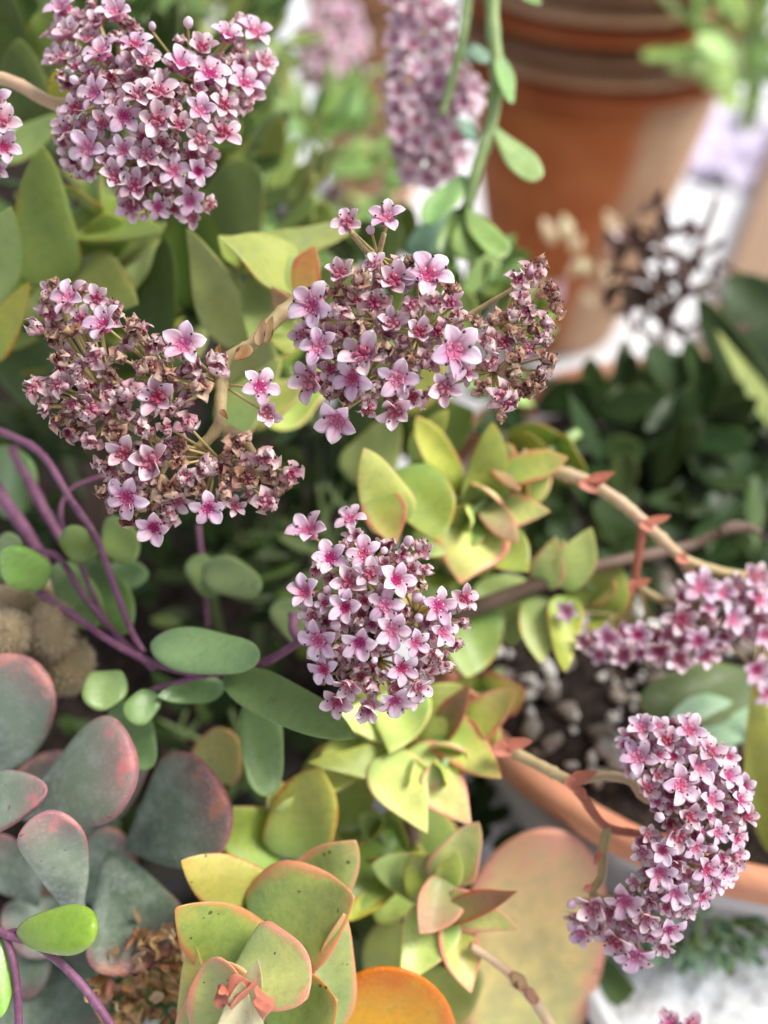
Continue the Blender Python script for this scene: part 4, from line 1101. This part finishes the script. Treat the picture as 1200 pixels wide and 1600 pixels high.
stack(lime, (870, 700, .250), (735, 800, .226), 5, 88, ['lime_pink', 'olive', 'lime'], 35, seed=4)
stack(lime, (700, 1000, .262), (700, 850, .232), 4, 96, ['olive', 'lime', 'lime_pink'], 50, seed=5)
stack(lime, (960, 960, .252), (880, 870, .236), 4, 62, ['olive', 'lime', 'lime_pink'], 20, seed=6)
ros2 = plant('succulent_stem', 'bright lime succulent column below the middle flower head, yellow in the light', 'succulent', (640, 1300, 0.27), [
    ('lime_pink', (728, 1140, .232), (808, 1078, .222), 74, 'tri', dict(n=(0.1, 0.5), basew=0.6)),
    ('redback', (690, 1150, .226), (735, 1066, .216), 50, 'tri', dict(n=(-0.7, 0.3), cup=0.3)),
    ('lime', (640, 1150, .230), (720, 1070, .222), 90, 'ovate', dict(n=(-0.2, 0.3))),
    ('lime_pink', (690, 1140, .226), (784, 1218, .214), 84, 'tri', dict(n=(0.2, 0.4), basew=0.7)),
    ('lime', (640, 1080, .228), (610, 1180, .216), 96, 'tri', dict(n=(-0.3, 0.5), basew=0.6)),
    ('lime_pink', (640, 1170, .222), (738, 1290, .211), 96, 'tri', dict(n=(0.2, 0.5), basew=0.7)),
    ('lime', (600, 1180, .220), (668, 1302, .208), 90, 'tri', dict(n=(0, 0.7), basew=0.7)),
    ('olive', (640, 1190, .224), (482, 1190, .212), 70, 'tri', dict(n=(-0.2, 0.7), basew=0.6)),
    ('lime', (630, 1130, .228), (520, 1120, .220), 70, 'ovate', dict(n=(-0.2, 0.6))),
    ('lime', (560, 1150, .228), (500, 1250, .218), 70, 'ovate', dict(n=(-0.1, 0.6))),
    ('yellow', (455, 1340, .224), (500, 1195, .214), 120, 'ovate', dict(n=(0.1, 0.4), basew=0.6)),
    ('lime', (445, 1330, .226), (318, 1270, .216), 96, 'ovate', dict(n=(-0.2, 0.5), basew=0.5)),
    ('olive', (400, 1370, .228), (300, 1330, .218), 90, 'ovate', dict(n=(-0.2, 0.5))),
    ('lime', (600, 1230, .226), (720, 1200, .218), 100, 'ovate', {}),
    ('yellow', (330, 1220, .240), (360, 1140, .230), 84, 'oval', dict(n=(0.1, 0.5))),
    ('olive', (540, 1300, .240), (520, 1160, .232), 120, 'oval', {}),
    ('olive', (660, 1380, .250), (640, 1240, .24), 130, 'oval', {}),
    ('jade_dark', (560, 1400, .256), (560, 1260, .25), 130, 'oval', {}),
])
tube('stem', [P(640, 1500, .29), P(640, 1330, .25), P(650, 1200, .238), P(660, 1120, .236)], [.004, .0035, .003, .002], MAT['stem_brown'], ros2)

stack(ros2, (560, 1110, .246), (640, 1200, .219), 4, 92, ['lime', 'lime', 'lime_pink'], 30, seed=7)
stack(ros2, (760, 1080, .244), (690, 1200, .217), 5, 84, ['lime_pink', 'lime', 'lime_pink'], 60, seed=8)
stack(ros2, (520, 1360, .246), (450, 1260, .222), 4, 96, ['lime', 'olive', 'yellow'], 15, seed=9)
stack(ros2, (640, 1390, .250), (590, 1300, .230), 4, 84, ['olive', 'jade', 'lime'], 45, seed=10)
ros3 = plant('succulent_stem', 'star shaped lime rosette with pink leaf tips, between the orange leaf and the terracotta rim', 'succulent', (690, 1450, 0.25), [
    ('lime_pink', (690, 1380, .220), (748, 1284, .210), 76, 'ovate', dict(n=(0.2, 0.5), basew=0.4)),
    ('olive', (700, 1400, .224), (640, 1330, .216), 90, 'ovate', dict(n=(-0.3, 0.4), basew=0.5)),
    ('redback', (706, 1385, .214), (655, 1460, .203), 80, 'tri', dict(n=(-0.3, 0.1), cup=0.3)),
    ('redback', (700, 1432, .210), (810, 1392, .202), 46, 'tri', dict(n=(0.1, 0.9), cup=0.5)),
    ('lime_pink', (700, 1410, .212), (810, 1452, .204), 64, 'tri', dict(n=(0.2, -0.1), basew=0.6)),
    ('lime', (700, 1410, .214), (628, 1535, .204), 84, 'ovate', dict(n=(-0.1, 0.6), basew=0.5)),
    ('lime_pink', (700, 1415, .212), (736, 1552, .204), 64, 'lance', dict(n=(0.2, 0.5), basew=0.4)),
    ('lime', (690, 1400, .218), (715, 1330, .21), 40, 'lance', {}),
    ('olive', (620, 1300, .236), (540, 1420, .222), 80, 'oval', dict(n=(0.4, 0.5), cup=0.5)),
    ('yellow', (620, 1380, .230), (540, 1438, .218), 36, 'lance', dict(n=(0.0, 1.0), cup=0.4)),
    ('olive', (690, 1380, .228), (580, 1350, .22), 80, 'ovate', {}),
    ('olive', (660, 1500, .236), (690, 1620, .224), 160, 'oval', dict(n=(0, 0.4))),
    ('jade', (640, 1600, .250), (600, 1440, .242), 110, 'oval', {}),
    ('jade_dark', (560, 1560, .256), (570, 1400, .25), 120, 'oval', {}),
])
tube('stem', [P(720, 1650, .262), P(700, 1500, .235), P(698, 1410, .221)], [.0035, .003, .0018], MAT['stem_brown'], ros3)

front = plant('succulent_stem', 'nearest stacked succulent at the bottom, green leaves with rusty red margins and a budding tip', 'succulent', (420, 1680, 0.22), [
    ('front', (450, 1440, .206), (556, 1312, .198), 120, 'fan', dict(n=(0.3, 0.4), basew=0.7, cup=0.1)),
    ('yellow', (430, 1420, .204), (283, 1345, .194), 100, 'fan', dict(n=(-0.3, 0.5), basew=0.7, cup=0.14)),
    ('front', (400, 1450, .200), (556, 1400, .190), 170, 'fan', dict(n=(0.2, 0.4), basew=0.8, cup=0.14)),
    ('front', (425, 1520, .195), (274, 1420, .184), 130, 'fan', dict(n=(-0.25, 0.4), basew=0.8, cup=0.14)),
    ('front', (505, 1640, .198), (536, 1425, .189), 84, 'lance', dict(n=(0.6, 0.2), basew=0.6)),
    ('yellow', (300, 1660, .194), (300, 1470, .186), 60, 'lance', dict(n=(-0.4, 0.2), basew=0.8)),
    ('front', (400, 1600, .192), (530, 1560, .182), 170, 'fan', dict(n=(0.3, 0.4), basew=0.8)),
    ('front', (300, 1660, .190), (380, 1510, .181), 120, 'oval', dict(n=(-0.2, 0.3))),
    ('front', (385, 1478, .186), (482, 1560, .1765), 118, 'heart', dict(n=(0.2, 0.3), cup=0.12, bend=0.0, basew=0.75)),
    ('front', (345, 1660, .186), (345, 1495, .177), 100, 'oval', dict(n=(-0.1, 0.2), cup=0.15)),
    ('cream', (372, 1640, .180), (402, 1500, .174), 46, 'lance', dict(n=(-0.2, 0.2))),
    ('cream', (360, 1660, .178), (378, 1535, .172), 66, 'ovate', dict(n=(0.1, 0.2), cup=0.5)),
    ('cream', (400, 1660, .180), (396, 1560, .173), 30, 'lance', dict(n=(0.5, 0.2))),
    ('stem_red', (352, 1562, .174), (405, 1542, .1712), 34, 'lance', dict(n=(0, 0.2), wav=0.4, twist=1.4, cup=0.5)),
    ('stem_red', (338, 1540, .175), (366, 1566, .1722), 30, 'lance', dict(n=(0, 0.2), wav=0.4, twist=-1.2, cup=0.5)),
    ('stem_red', (400, 1540, .174), (412, 1600, .1722), 32, 'lance', dict(n=(0.3, 0.2), wav=0.4, twist=1.5, cup=0.5)),
])
tube('stem', [P(420, 1900, .25), P(400, 1640, .214), P(400, 1500, .203)], [.004, .0035, .0025], MAT['stem_brown'], front)

plant('paddle_plant', 'large orange and yellow round leaf at the bottom edge, beside the nearest succulent', 'succulent', (610, 1700, 0.225), [
    ('orange', (600, 1760, .216), (610, 1512, .199), 220, 'round', dict(n=(0, 0.5), cup=0.1, wav=0.02))])
plant('paddle_plant', 'huge round green and red blushed leaf under the terracotta rim', 'succulent', (830, 1640, 0.25), [
    ('disc', (800, 1730, .262), (858, 1292, .240), 236, 'round', dict(n=(0.1, 0.5), cup=0.05, wav=0.05, th=0.14))])

pad = plant('paddle_rosette', 'grey green rosette with pink blushed paddle leaves at the lower left', 'succulent', (-20, 1400, 0.27), [
    ('paddle', (-10, 1215, .222), (44, 1034, .204), 136, 'paddle', dict(n=(0.2, 0.6), th=0.48, cup=0.05)),
    ('paddle', (26, 1268, .212), (208, 1172, .194), 150, 'paddle', dict(n=(0.0, 0.5), th=0.5, cup=0.06)),
    ('paddle', (-80, 1275, .205), (70, 1236, .190), 92, 'oval', dict(n=(0.0, 0.6), th=0.5)),
    ('paddle', (118, 1432, .202), (72, 1272, .186), 100, 'paddle', dict(n=(0.1, 0.4), th=0.5, basew=0.4)),
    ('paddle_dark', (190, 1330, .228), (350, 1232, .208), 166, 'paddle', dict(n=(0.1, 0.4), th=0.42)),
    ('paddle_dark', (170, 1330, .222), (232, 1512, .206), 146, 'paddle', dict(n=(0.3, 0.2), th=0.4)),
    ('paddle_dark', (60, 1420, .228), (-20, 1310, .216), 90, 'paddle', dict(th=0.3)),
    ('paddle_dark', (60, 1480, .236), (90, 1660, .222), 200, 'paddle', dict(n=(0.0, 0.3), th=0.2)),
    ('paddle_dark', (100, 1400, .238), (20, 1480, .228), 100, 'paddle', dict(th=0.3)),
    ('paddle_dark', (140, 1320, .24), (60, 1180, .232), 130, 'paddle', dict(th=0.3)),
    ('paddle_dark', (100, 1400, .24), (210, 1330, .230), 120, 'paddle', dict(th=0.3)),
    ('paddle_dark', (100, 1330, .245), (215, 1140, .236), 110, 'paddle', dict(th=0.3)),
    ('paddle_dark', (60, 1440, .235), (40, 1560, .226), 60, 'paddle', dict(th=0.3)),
])
tube('stem', [P(80, 1400, .245), P(60, 1600, .30)], [.006, .006], MAT['stem_brown'], pad)

# trailing purple stemmed plant with bean leaves
beads = thing('bean_leaf_trailer', 'purple stemmed trailing succulent with green bean leaves in the middle left', 'succulent', P(220, 1040, .215))
for path, r0, r1 in [(p_, a_ * 0.8, b_ * 0.85) for p_, a_, b_ in [
    ([(-20, 665, .222), (60, 705, .218), (110, 780, .214), (150, 840, .213), (180, 920, .212), (205, 985, .211), (225, 1020, .210)], 7, 6),
    ([(60, 925, .214), (120, 965, .212), (170, 1000, .210), (230, 1032, .208), (310, 1052, .207), (400, 1040, .206), (470, 1002, .206), (540, 960, .208)], 7, 8),
    ([(236, 1078, .208), (300, 1060, .207), (350, 1050, .206), (420, 1034, .206)], 6, 5),
    ([(40, 860, .22), (90, 870, .218), (130, 930, .216), (190, 1000, .214), (240, 1045, .210)], 6, 6),
    ([(170, 740, .222), (110, 765, .220), (95, 810, .218), (120, 870, .218), (160, 960, .216), (200, 1020, .212)], 4, 5),
    ([(310, 820, .24), (318, 900, .238), (325, 980, .24)], 5, 4),
    ([(-10, 760, .235), (40, 830, .232), (80, 900, .228)], 14, 10),
    ([(20, 700, .24), (60, 780, .236), (100, 850, .232)], 12, 8),
    ([(460, 960, .212), (458, 985, .210), (470, 1005, .208)], 12, 6)]]:
    tube('stem', [P(*q) for q in path], [M(r0 + (r1 - r0) * i / (len(path) - 1), path[i][2]) for i in range(len(path))], MAT['stem_purple'], beads)
for r in [
    ('beadlight', (64, 915, .212), (14, 856, .200), 68, 'round', dict(th=0.8, n=(0, 0.3))),
    ('bead', (150, 868, .218), (98, 830, .210), 56, 'round', dict(th=0.7)),
    ('bead', (190, 1050, .210), (140, 1105, .202), 66, 'bead', dict(th=0.6)),
    ('bead', (245, 1082, .208), (200, 1128, .203), 52, 'round', dict(th=0.7)),
    ('bead', (170, 810, .228), (206, 880, .22), 56, 'oval', dict(th=0.5)),
    ('bead', (318, 885, .235), (408, 922, .224), 60, 'oval', dict(th=0.5)),
    ('bead', (300, 870, .238), (340, 930, .232), 50, 'oval', dict(th=0.5)),
    ('bead', (235, 1005, .206), (406, 1028, .196), 76, 'oval', dict(th=0.42, n=(0, 0.5), cup=0.05)),
    ('bead', (350, 1055, .204), (556, 1152, .192), 82, 'lance', dict(th=0.35, n=(0.1, 0.8), basew=0.3, bend=0.05)),
    ('bead', (402, 1085, .212), (415, 1245, .202), 74, 'oval', dict(th=0.4, n=(0.4, 0.2))),
    ('bead', (352, 1072, .212), (246, 1088, .204), 44, 'lance', dict(th=0.4)),
    ('bead', (90, 880, .226), (150, 980, .218), 66, 'oval', dict(th=0.4)),
    ('bead', (140, 880, .232), (200, 990, .224), 66, 'oval', dict(th=0.4)),
    ('bead', (-20, 900, .228), (30, 840, .222), 60, 'oval', dict(th=0.4)),
    ('bead', (430, 940, .24), (480, 1000, .232), 50, 'oval', dict(th=0.4)),
    ('bead', (150, 900, .24), (230, 900, .23), 50, 'oval', dict(th=0.4)),
    ('bead', (180, 1100, .222), (235, 1200, .214), 70, 'oval', dict(th=0.4)),
    ('bead', (-10, 790, .250), (50, 720, .238), 110, 'oval', dict(th=0.4)),
]: leaf(beads, *r[:5], **r[5])
nb = thing('bean_leaf_trailer', 'purple forked stem with one shiny bean leaf at the bottom left corner', 'succulent', P(0, 1458, .182))
for path, r0, r1 in [([(-30, 1440, .183), (14, 1462, .180), (60, 1478, .178), (120, 1530, .176), (175, 1605, .175), (190, 1650, .175)], 6, 6.5), ([(8, 1458, .181), (24, 1520, .179), (30, 1610, .178), (32, 1660, .178)], 6, 6), ([(-30, 1480, .184), (8, 1460, .182), (45, 1452, .179)], 5, 5)]:
    tube('stem', [P(*q) for q in path], [M(r0 + (r1 - r0) * i / (len(path) - 1), path[i][2]) for i in range(len(path))], MAT['stem_purple'], nb)
leaf(nb, 'beadlight', (28, 1458, .180), (152, 1450, .172), 72, 'bead', n=(0, 0.4), th=0.8, cup=0.0, bend=0.0)
leaf(nb, 'beadlight', (-2, 1465, .182), (-4, 1592, .176), 50, 'oval', n=(0.3, 0.2), th=0.7, cup=0.0)

# fuzzy buds
fz = thing('fuzzy_succulent', 'cluster of blurred beige fuzzy buds above the grey paddle rosette', 'succulent', P(60, 1050, .235))
hr = random.Random(4)
for (px, py, d, w, h) in [(82, 985, .214, 62, 84), (14, 992, .210, 62, 70), (26, 940, .222, 74, 56), (104, 1040, .222, 76, 84), (52, 1040, .224, 70, 70), (-20, 940, .226, 60, 60), (60, 940, .234, 60, 60)]:
    rx, ry = M(w / 2, d), M(h / 2, d)
    v, f = ball((0, 0, 0), 1, (rx, ry, rx), 20, 14)
    mw = Matrix.Translation(P(px, py, d)) @ RC.to_4x4()
    b = link('bud', mesh_from('bud', v, f), fz, MAT['fuzz_body'], mw)
    g = Geo()
    for i in range(1500):
        u, th = hr.uniform(-1, 1), hr.uniform(0, 6.28)
        s = math.sqrt(1 - u * u)
        n = Vector((s * math.cos(th), s * math.sin(th), u))
        p = Vector((n.x * rx, n.y * ry, n.z * rx))
        l = 0.0015 * hr.uniform(0.6, 1.3)
        sd = n.orthogonal().normalized() * 0.00009
        tipp = p + (n + Vector((hr.uniform(-.4, .4), hr.uniform(-.4, .4), hr.uniform(-.4, .4)))) * l
        s2 = n.cross(sd).normalized() * 0.00009
        g.add([p - sd - s2, p + sd - s2, p + s2, tipp], [(0, 1, 3), (1, 2, 3), (2, 0, 3)])
    hm = g.mesh('fuzz', [MAT['fuzz']])
    o = bpy.data.objects.new('fuzz', hm); COL.objects.link(o); o.parent = b; o['kind'] = 'stuff'

# crusty coral tuft at the bottom
cr = thing('coral_tuft', 'orange and rusty tuft of tiny curled leaves at the bottom, left of the nearest succulent', 'succulent', P(230, 1640, .215))
for i in range(210):
    px, py = RNG.uniform(160, 305), RNG.uniform(1440, 1640)
    if px < 200 and py < 1480: continue
    d = .205 + RNG.uniform(0, 0.012)
    a = RNG.uniform(0, 6.28); l = RNG.uniform(14, 34)
    leaf(cr, RNG.choice(['crust', 'crust', 'bract', 'stem_pink', 'redback']), (px, py, d), (px + l * math.cos(a), py + l * math.sin(a), d - 0.004), RNG.uniform(9, 20), RNG.choice(['oval', 'lance']), n=(RNG.uniform(-1, 1), RNG.uniform(-.5, 1)), cup=0.5, bend=0.4, th=0.25, wav=0.2)

# trailing stem at the top
tr = thing('trailing_succulent', 'pale green trailing stem with paired slender leaves hanging down at the top centre', 'succulent', P(770, -40, .26))
for path, r0, r1 in [([(768, -60, .25), (770, 40, .25), (776, 110, .25), (768, 190, .25), (745, 265, .25), (730, 325, .252)], 11, 10), ([(738, -60, .254), (728, 20, .254), (722, 60, .254), (705, 130, .258), (690, 180, .26)], 9, 6)]:
    tube('stem', [P(*q) for q in path], [M(r0 + (r1 - r0) * i / (len(path) - 1), path[i][2]) for i in range(len(path))], MAT['stem_green'], tr)
for r in [
    ('trail', (780, 85, .25), (798, 162, .243), 34, 'oval', dict(n=(0.5, 0.2), th=0.4)),
    ('trail', (766, 190, .25), (840, 282, .24), 46, 'paddle', dict(n=(0.1, 0.3), th=0.4)),
    ('trail', (728, 322, .25), (784, 402, .24), 52, 'paddle', dict(n=(0.2, 0.5), th=0.4)),
    ('trail', (728, 322, .252), (738, 408, .244), 56, 'paddle', dict(n=(-0.1, 0.3), th=0.4)),
    ('trail', (728, 275, .254), (662, 348, .246), 46, 'oval', dict(n=(-0.2, 0.4), th=0.4)),
    ('trail', (725, 325, .254), (690, 400, .25), 40, 'oval', dict(th=0.4)),
    ('teal', (770, 90, .26), (722, 82, .256), 32, 'oval', dict(th=0.4)),
    ('teal', (745, 215, .268), (710, 190, .262), 30, 'oval', dict(th=0.4)),
    ('teal', (720, 330, .27), (640, 400, .262), 60, 'oval', dict(th=0.4)),
    ('trail', (790, -30, .25), (845, 6, .244), 20, 'oval', dict(th=0.4)),
]: leaf(tr, *r[:5], **r[5])

# broad leaves in the right hand pot
plant('broad_leaf_plant', 'broad dark green leaf with a pale shine, right of the gritty soil', 'succulent', (1100, 1150, .27), [
    ('jade_dark', (1230, 1080, .256), (1000, 1100, .246), 110, 'oval', dict(n=(0, 0.7))),
    ('minty', (1190, 1120, .250), (1045, 1135, .240), 84, 'oval', dict(n=(0, 0.7))),
    ('lime', (1200, 1330, .24), (1180, 1060, .232), 54, 'lance', dict(n=(-0.7, 0.3), cup=0.2)),
    ('olive', (1225, 1330, .244), (1210, 1050, .236), 60, 'lance', dict(n=(-0.3, 0.3))),
])
rr = random.Random(21)
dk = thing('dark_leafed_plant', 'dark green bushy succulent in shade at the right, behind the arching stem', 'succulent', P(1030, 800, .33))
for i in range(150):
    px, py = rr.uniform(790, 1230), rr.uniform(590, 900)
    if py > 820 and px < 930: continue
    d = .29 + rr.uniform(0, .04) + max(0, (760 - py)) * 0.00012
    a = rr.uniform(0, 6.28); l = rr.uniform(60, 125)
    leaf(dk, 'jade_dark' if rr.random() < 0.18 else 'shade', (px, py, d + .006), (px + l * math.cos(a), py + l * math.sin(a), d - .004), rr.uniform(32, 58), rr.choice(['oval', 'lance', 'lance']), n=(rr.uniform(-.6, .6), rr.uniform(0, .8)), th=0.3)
plant('dark_leafed_plant', 'dark blue green strap leaves with pale edges at the right edge', 'succulent', (1190, 650, 0.350), [
    ('shade', (1240, 740, 0.325), (1090, 460, 0.315), 80, 'lance', dict(n=(-0.5, 0.3))),
    ('jade', (1235, 690, 0.315), (1120, 515, 0.306), 36, 'lance', dict(n=(-0.3, 0.6))),
    ('shade', (1260, 620, 0.335), (1140, 430, 0.330), 110, 'oval', dict(n=(-0.3, 0.4))),
    ('shade', (1240, 560, 0.340), (1180, 440, 0.340), 110, 'oval', {}),
    ('shade', (1150, 720, 0.340), (1090, 560, 0.340), 90, 'oval', {}),
])
tb = thing('bare_twig', 'dead brown twig crossing behind the arching stem on the right', 'twig', P(760, 960, .262))
for path, r0, r1 in [([(700, 965, .240), (830, 918, .236), (920, 888, .236), (1000, 870, .240), (1080, 852, .246), (1130, 830, .244), (1180, 825, .242)], 13, 6), ([(870, 905, .256), (940, 885, .25), (985, 868, .25)], 10, 5), ([(1125, 832, .244), (1150, 820, .244), (1188, 832, .243)], 9, 5)]:
    tube('twig', [P(*q) for q in path], [M(r0 + (r1 - r0) * i / (len(path) - 1), path[i][2]) for i in range(len(path))], MAT['stem_brown'], tb)
tb2 = thing('bare_twig', 'thin brown twig with a dark joint lying over the huge blushed leaf', 'twig', P(860, 1600, .214))
tube('twig', [P(735, 1478, .206), P(770, 1500, .207), P(806, 1530, .208), P(840, 1570, .210), P(880, 1640, .214)], [M(x, .208) for x in (7, 7, 8, 9, 9)], MAT['stem_pink'], tb2)
for r in [((800, 1520, .206), (822, 1548, .205), 22), ((822, 1545, .207), (840, 1568, .206), 18)]: leaf(tb2, 'bract', r[0], r[1], r[2], 'oval', name='bract', th=0.6)

# dried plant
dr = thing('dried_plant', 'shrivelled dark brown plant in front of the white table at the upper right', 'dried plant', P(1040, 560, .33))
for i in range(80):
    px, py = rr.gauss(1035, 48), rr.gauss(425, 50)
    if not (930 < px < 1150 and 300 < py < 540): continue
    d = .33 + rr.uniform(-.012, .012); a = rr.uniform(0, 6.28); l = rr.uniform(22, 52)
    leaf(dr, 'dried', (px, py, d), (px + l * math.cos(a), py + l * math.sin(a), d - .004), rr.uniform(10, 24), rr.choice(['lance', 'oval']), n=(rr.uniform(-1, 1), rr.uniform(-.5, 1)), cup=0.4, bend=0.4, th=0.2, wav=0.2, twist=rr.uniform(-2, 2))
for path in ([(1040, 600, .34), (1035, 500, .335), (1000, 400, .33), (985, 340, .33)], [(1036, 520, .335), (1080, 420, .33), (1120, 310, .33)], [(1035, 500, .335), (970, 450, .33)], [(1036, 480, .335), (1110, 440, .33)]):
    tube('stem', [P(*q) for q in path], [M(7 - i * 1.2, .33) for i in range(len(path))], MAT['stem_brown'], dr)
pk = thing('pink_tipped_sprig', 'hazy sprig of cream and pink tips against the terracotta at the upper right', 'succulent', P(920, 480, .35))
for i in range(14):
    px, py = rr.uniform(830, 975), rr.uniform(330, 470)
    if py < 400 and px < 860: continue
    a = rr.uniform(-2.2, -0.9); l = rr.uniform(24, 50); d = .42 + rr.uniform(-.01, .01)
    leaf(pk, rr.choice(['stem_pink', 'petal_bg', 'stem_pink', 'cream']), (px, py + 20, d), (px + l * math.cos(a), py + 20 + l * math.sin(a), d), rr.uniform(14, 22), 'lance', th=0.4)

# hazy foliage at the top left, each shrub a thing of its own
def shrub(label, cx, cy, rx, ry, d0, dd, n, mats, lmin, lmax, cat='succulent', seed=0, wr=0.42, name='leafy_shrub', shapes=('oval', 'paddle', 'lance'), grp=None):
    q = random.Random(seed)
    root = thing(name, label, cat, P(cx, cy + ry * 0.8, d0 + dd * 0.5), grp)
    pool = {}
    for mt in set(mats):
        pool[mt] = []
        for k_ in range(3):
            me = leaf_mesh(1.0, wr, 0.14, q.choice(shapes), 0.15, 0.2, 0.05, seed * 10 + k_, 12, 12)
            me.materials.append(MAT[mt]); pool[mt].append(me)
    for i in range(n):
        r, th = math.sqrt(q.random()), q.uniform(0, 6.28)
        px, py = cx + rx * r * math.cos(th), cy + ry * r * math.sin(th)
        d = d0 + q.uniform(0, dd)
        l = M(q.uniform(lmin, lmax), d)
        y = D(math.cos(th) + q.uniform(-.9, .9), -math.sin(th) + q.uniform(-.6, 1.2), q.uniform(-.2, .9))
        z = D(q.uniform(-.5, .5), q.uniform(0, 1), 1.0); z = (z - y * z.dot(y)).normalized(); x = y.cross(z)
        mw = Matrix.Translation(P(px, py, d)) @ Matrix((x, y, z)).transposed().to_4x4() @ Matrix.Diagonal((l, l, l, 1))
        link('leaf', pool[q.choice(mats)][q.randrange(3)], root, None, mw)
    for k_ in range(4):
        tube('stem', [P(cx + q.uniform(-.2, .2) * rx, cy + ry * 1.2, d0 + dd), P(cx + q.uniform(-.4, .4) * rx, cy, d0 + dd * .6), P(cx + q.uniform(-.8, .8) * rx, cy - ry * .8, d0 + dd * .5)], [M(7, d0), M(6, d0), M(3, d0)], MAT['stem_green'], root, 6)
    return root
G_ = 'leafy shrubs hazy in the background'
shrub('fresh light green shrub with small leaves, hazy, left of the top centre', 480, 260, 125, 120, .37, .06, 120, ['fresh', 'fresh', 'trail', 'jade'], 36, 80, seed=31, grp=G_)
shrub('hazy mid green shrub behind the top of the large pink flower head', 290, 30, 200, 90, .36, .06, 90, ['jade', 'fresh', 'jade_dark', 'jade'], 50, 110, seed=32, grp=G_)
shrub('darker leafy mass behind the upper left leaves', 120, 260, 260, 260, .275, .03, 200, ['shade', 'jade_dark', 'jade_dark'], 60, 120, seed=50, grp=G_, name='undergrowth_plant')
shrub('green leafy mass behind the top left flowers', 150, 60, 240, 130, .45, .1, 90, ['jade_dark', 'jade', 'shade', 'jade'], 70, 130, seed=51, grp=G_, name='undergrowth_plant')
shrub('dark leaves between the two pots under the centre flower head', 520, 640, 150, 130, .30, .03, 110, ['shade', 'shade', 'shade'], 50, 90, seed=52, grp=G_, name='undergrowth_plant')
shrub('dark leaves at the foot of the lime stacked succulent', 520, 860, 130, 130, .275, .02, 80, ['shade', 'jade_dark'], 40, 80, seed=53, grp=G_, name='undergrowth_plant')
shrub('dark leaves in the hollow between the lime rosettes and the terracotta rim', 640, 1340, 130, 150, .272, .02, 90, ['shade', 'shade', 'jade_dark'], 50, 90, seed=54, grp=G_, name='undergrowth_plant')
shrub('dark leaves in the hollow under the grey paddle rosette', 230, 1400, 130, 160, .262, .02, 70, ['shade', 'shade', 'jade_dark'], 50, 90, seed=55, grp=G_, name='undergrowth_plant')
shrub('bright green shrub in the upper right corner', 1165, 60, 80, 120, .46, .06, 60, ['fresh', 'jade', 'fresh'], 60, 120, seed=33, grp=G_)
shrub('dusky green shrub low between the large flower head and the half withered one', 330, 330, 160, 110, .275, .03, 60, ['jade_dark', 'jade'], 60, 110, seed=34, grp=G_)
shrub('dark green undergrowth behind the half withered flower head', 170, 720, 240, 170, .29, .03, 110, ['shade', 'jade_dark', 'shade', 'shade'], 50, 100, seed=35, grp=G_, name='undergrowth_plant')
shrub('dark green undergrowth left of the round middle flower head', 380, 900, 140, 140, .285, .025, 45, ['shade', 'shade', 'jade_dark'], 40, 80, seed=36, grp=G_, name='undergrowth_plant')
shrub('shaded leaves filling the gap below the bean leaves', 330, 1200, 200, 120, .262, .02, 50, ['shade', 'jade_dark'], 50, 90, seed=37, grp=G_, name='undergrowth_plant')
shrub('small dark purplish sprig in the hazy green at the top', 492, 325, 34, 28, .31, .02, 26, ['dried', 'stem_purple'], 16, 30, seed=38)
shrub('green leaves seen through the gaps of the central flower head', 640, 520, 170, 130, .28, .03, 80, ['jade', 'fresh', 'jade_dark'], 50, 100, seed=39, grp=G_)
shrub('dim yellowish leaves at the bottom behind the nearest succulent', 480, 1500, 120, 110, .25, .02, 30, ['jade', 'shade'], 50, 100, seed=40, grp=G_, name='undergrowth_plant')
_w = P(1110, 1470, .262)
pot('ceramic_pot', 'white ceramic pot holding the silvery plant at the lower right corner', (_w.x + 0.004, _w.y, 0), 0.040, _w.z - 0.002, 'white', 'white', 0.012, 0.8, 0.004, soil='pumice', t=0.003)
shrub('silvery grey green low plant in the white pot at the lower right', 1100, 1435, 140, 60, .247, .015, 240, ['minty', 'teal', 'minty', 'jade_dark'], 18, 38, seed=41, name='ground_plant')
leafroot = plant('broad_leaf_plant', 'dark green leaf just below the lower right flower head', 'succulent', (980, 1540, .27), [
    ('jade_dark', (930, 1500, .262), (985, 1590, .256), 60, 'oval', {}), ('teal', (1000, 1420, .27), (960, 1530, .262), 70, 'oval', {})])
nv = link('dark_blue_tray', box_mesh('dark_blue_tray', 0.10, 0.014, 0.03, 0.003), None, MAT['navy'])
nv.location = P(930, 1600, .275); nv.rotation_euler = (0, 0, math.radians(-55)); nv['label'] = 'dark blue plastic tray edge at the bottom beside the huge blushed leaf'; nv['category'] = 'tray'
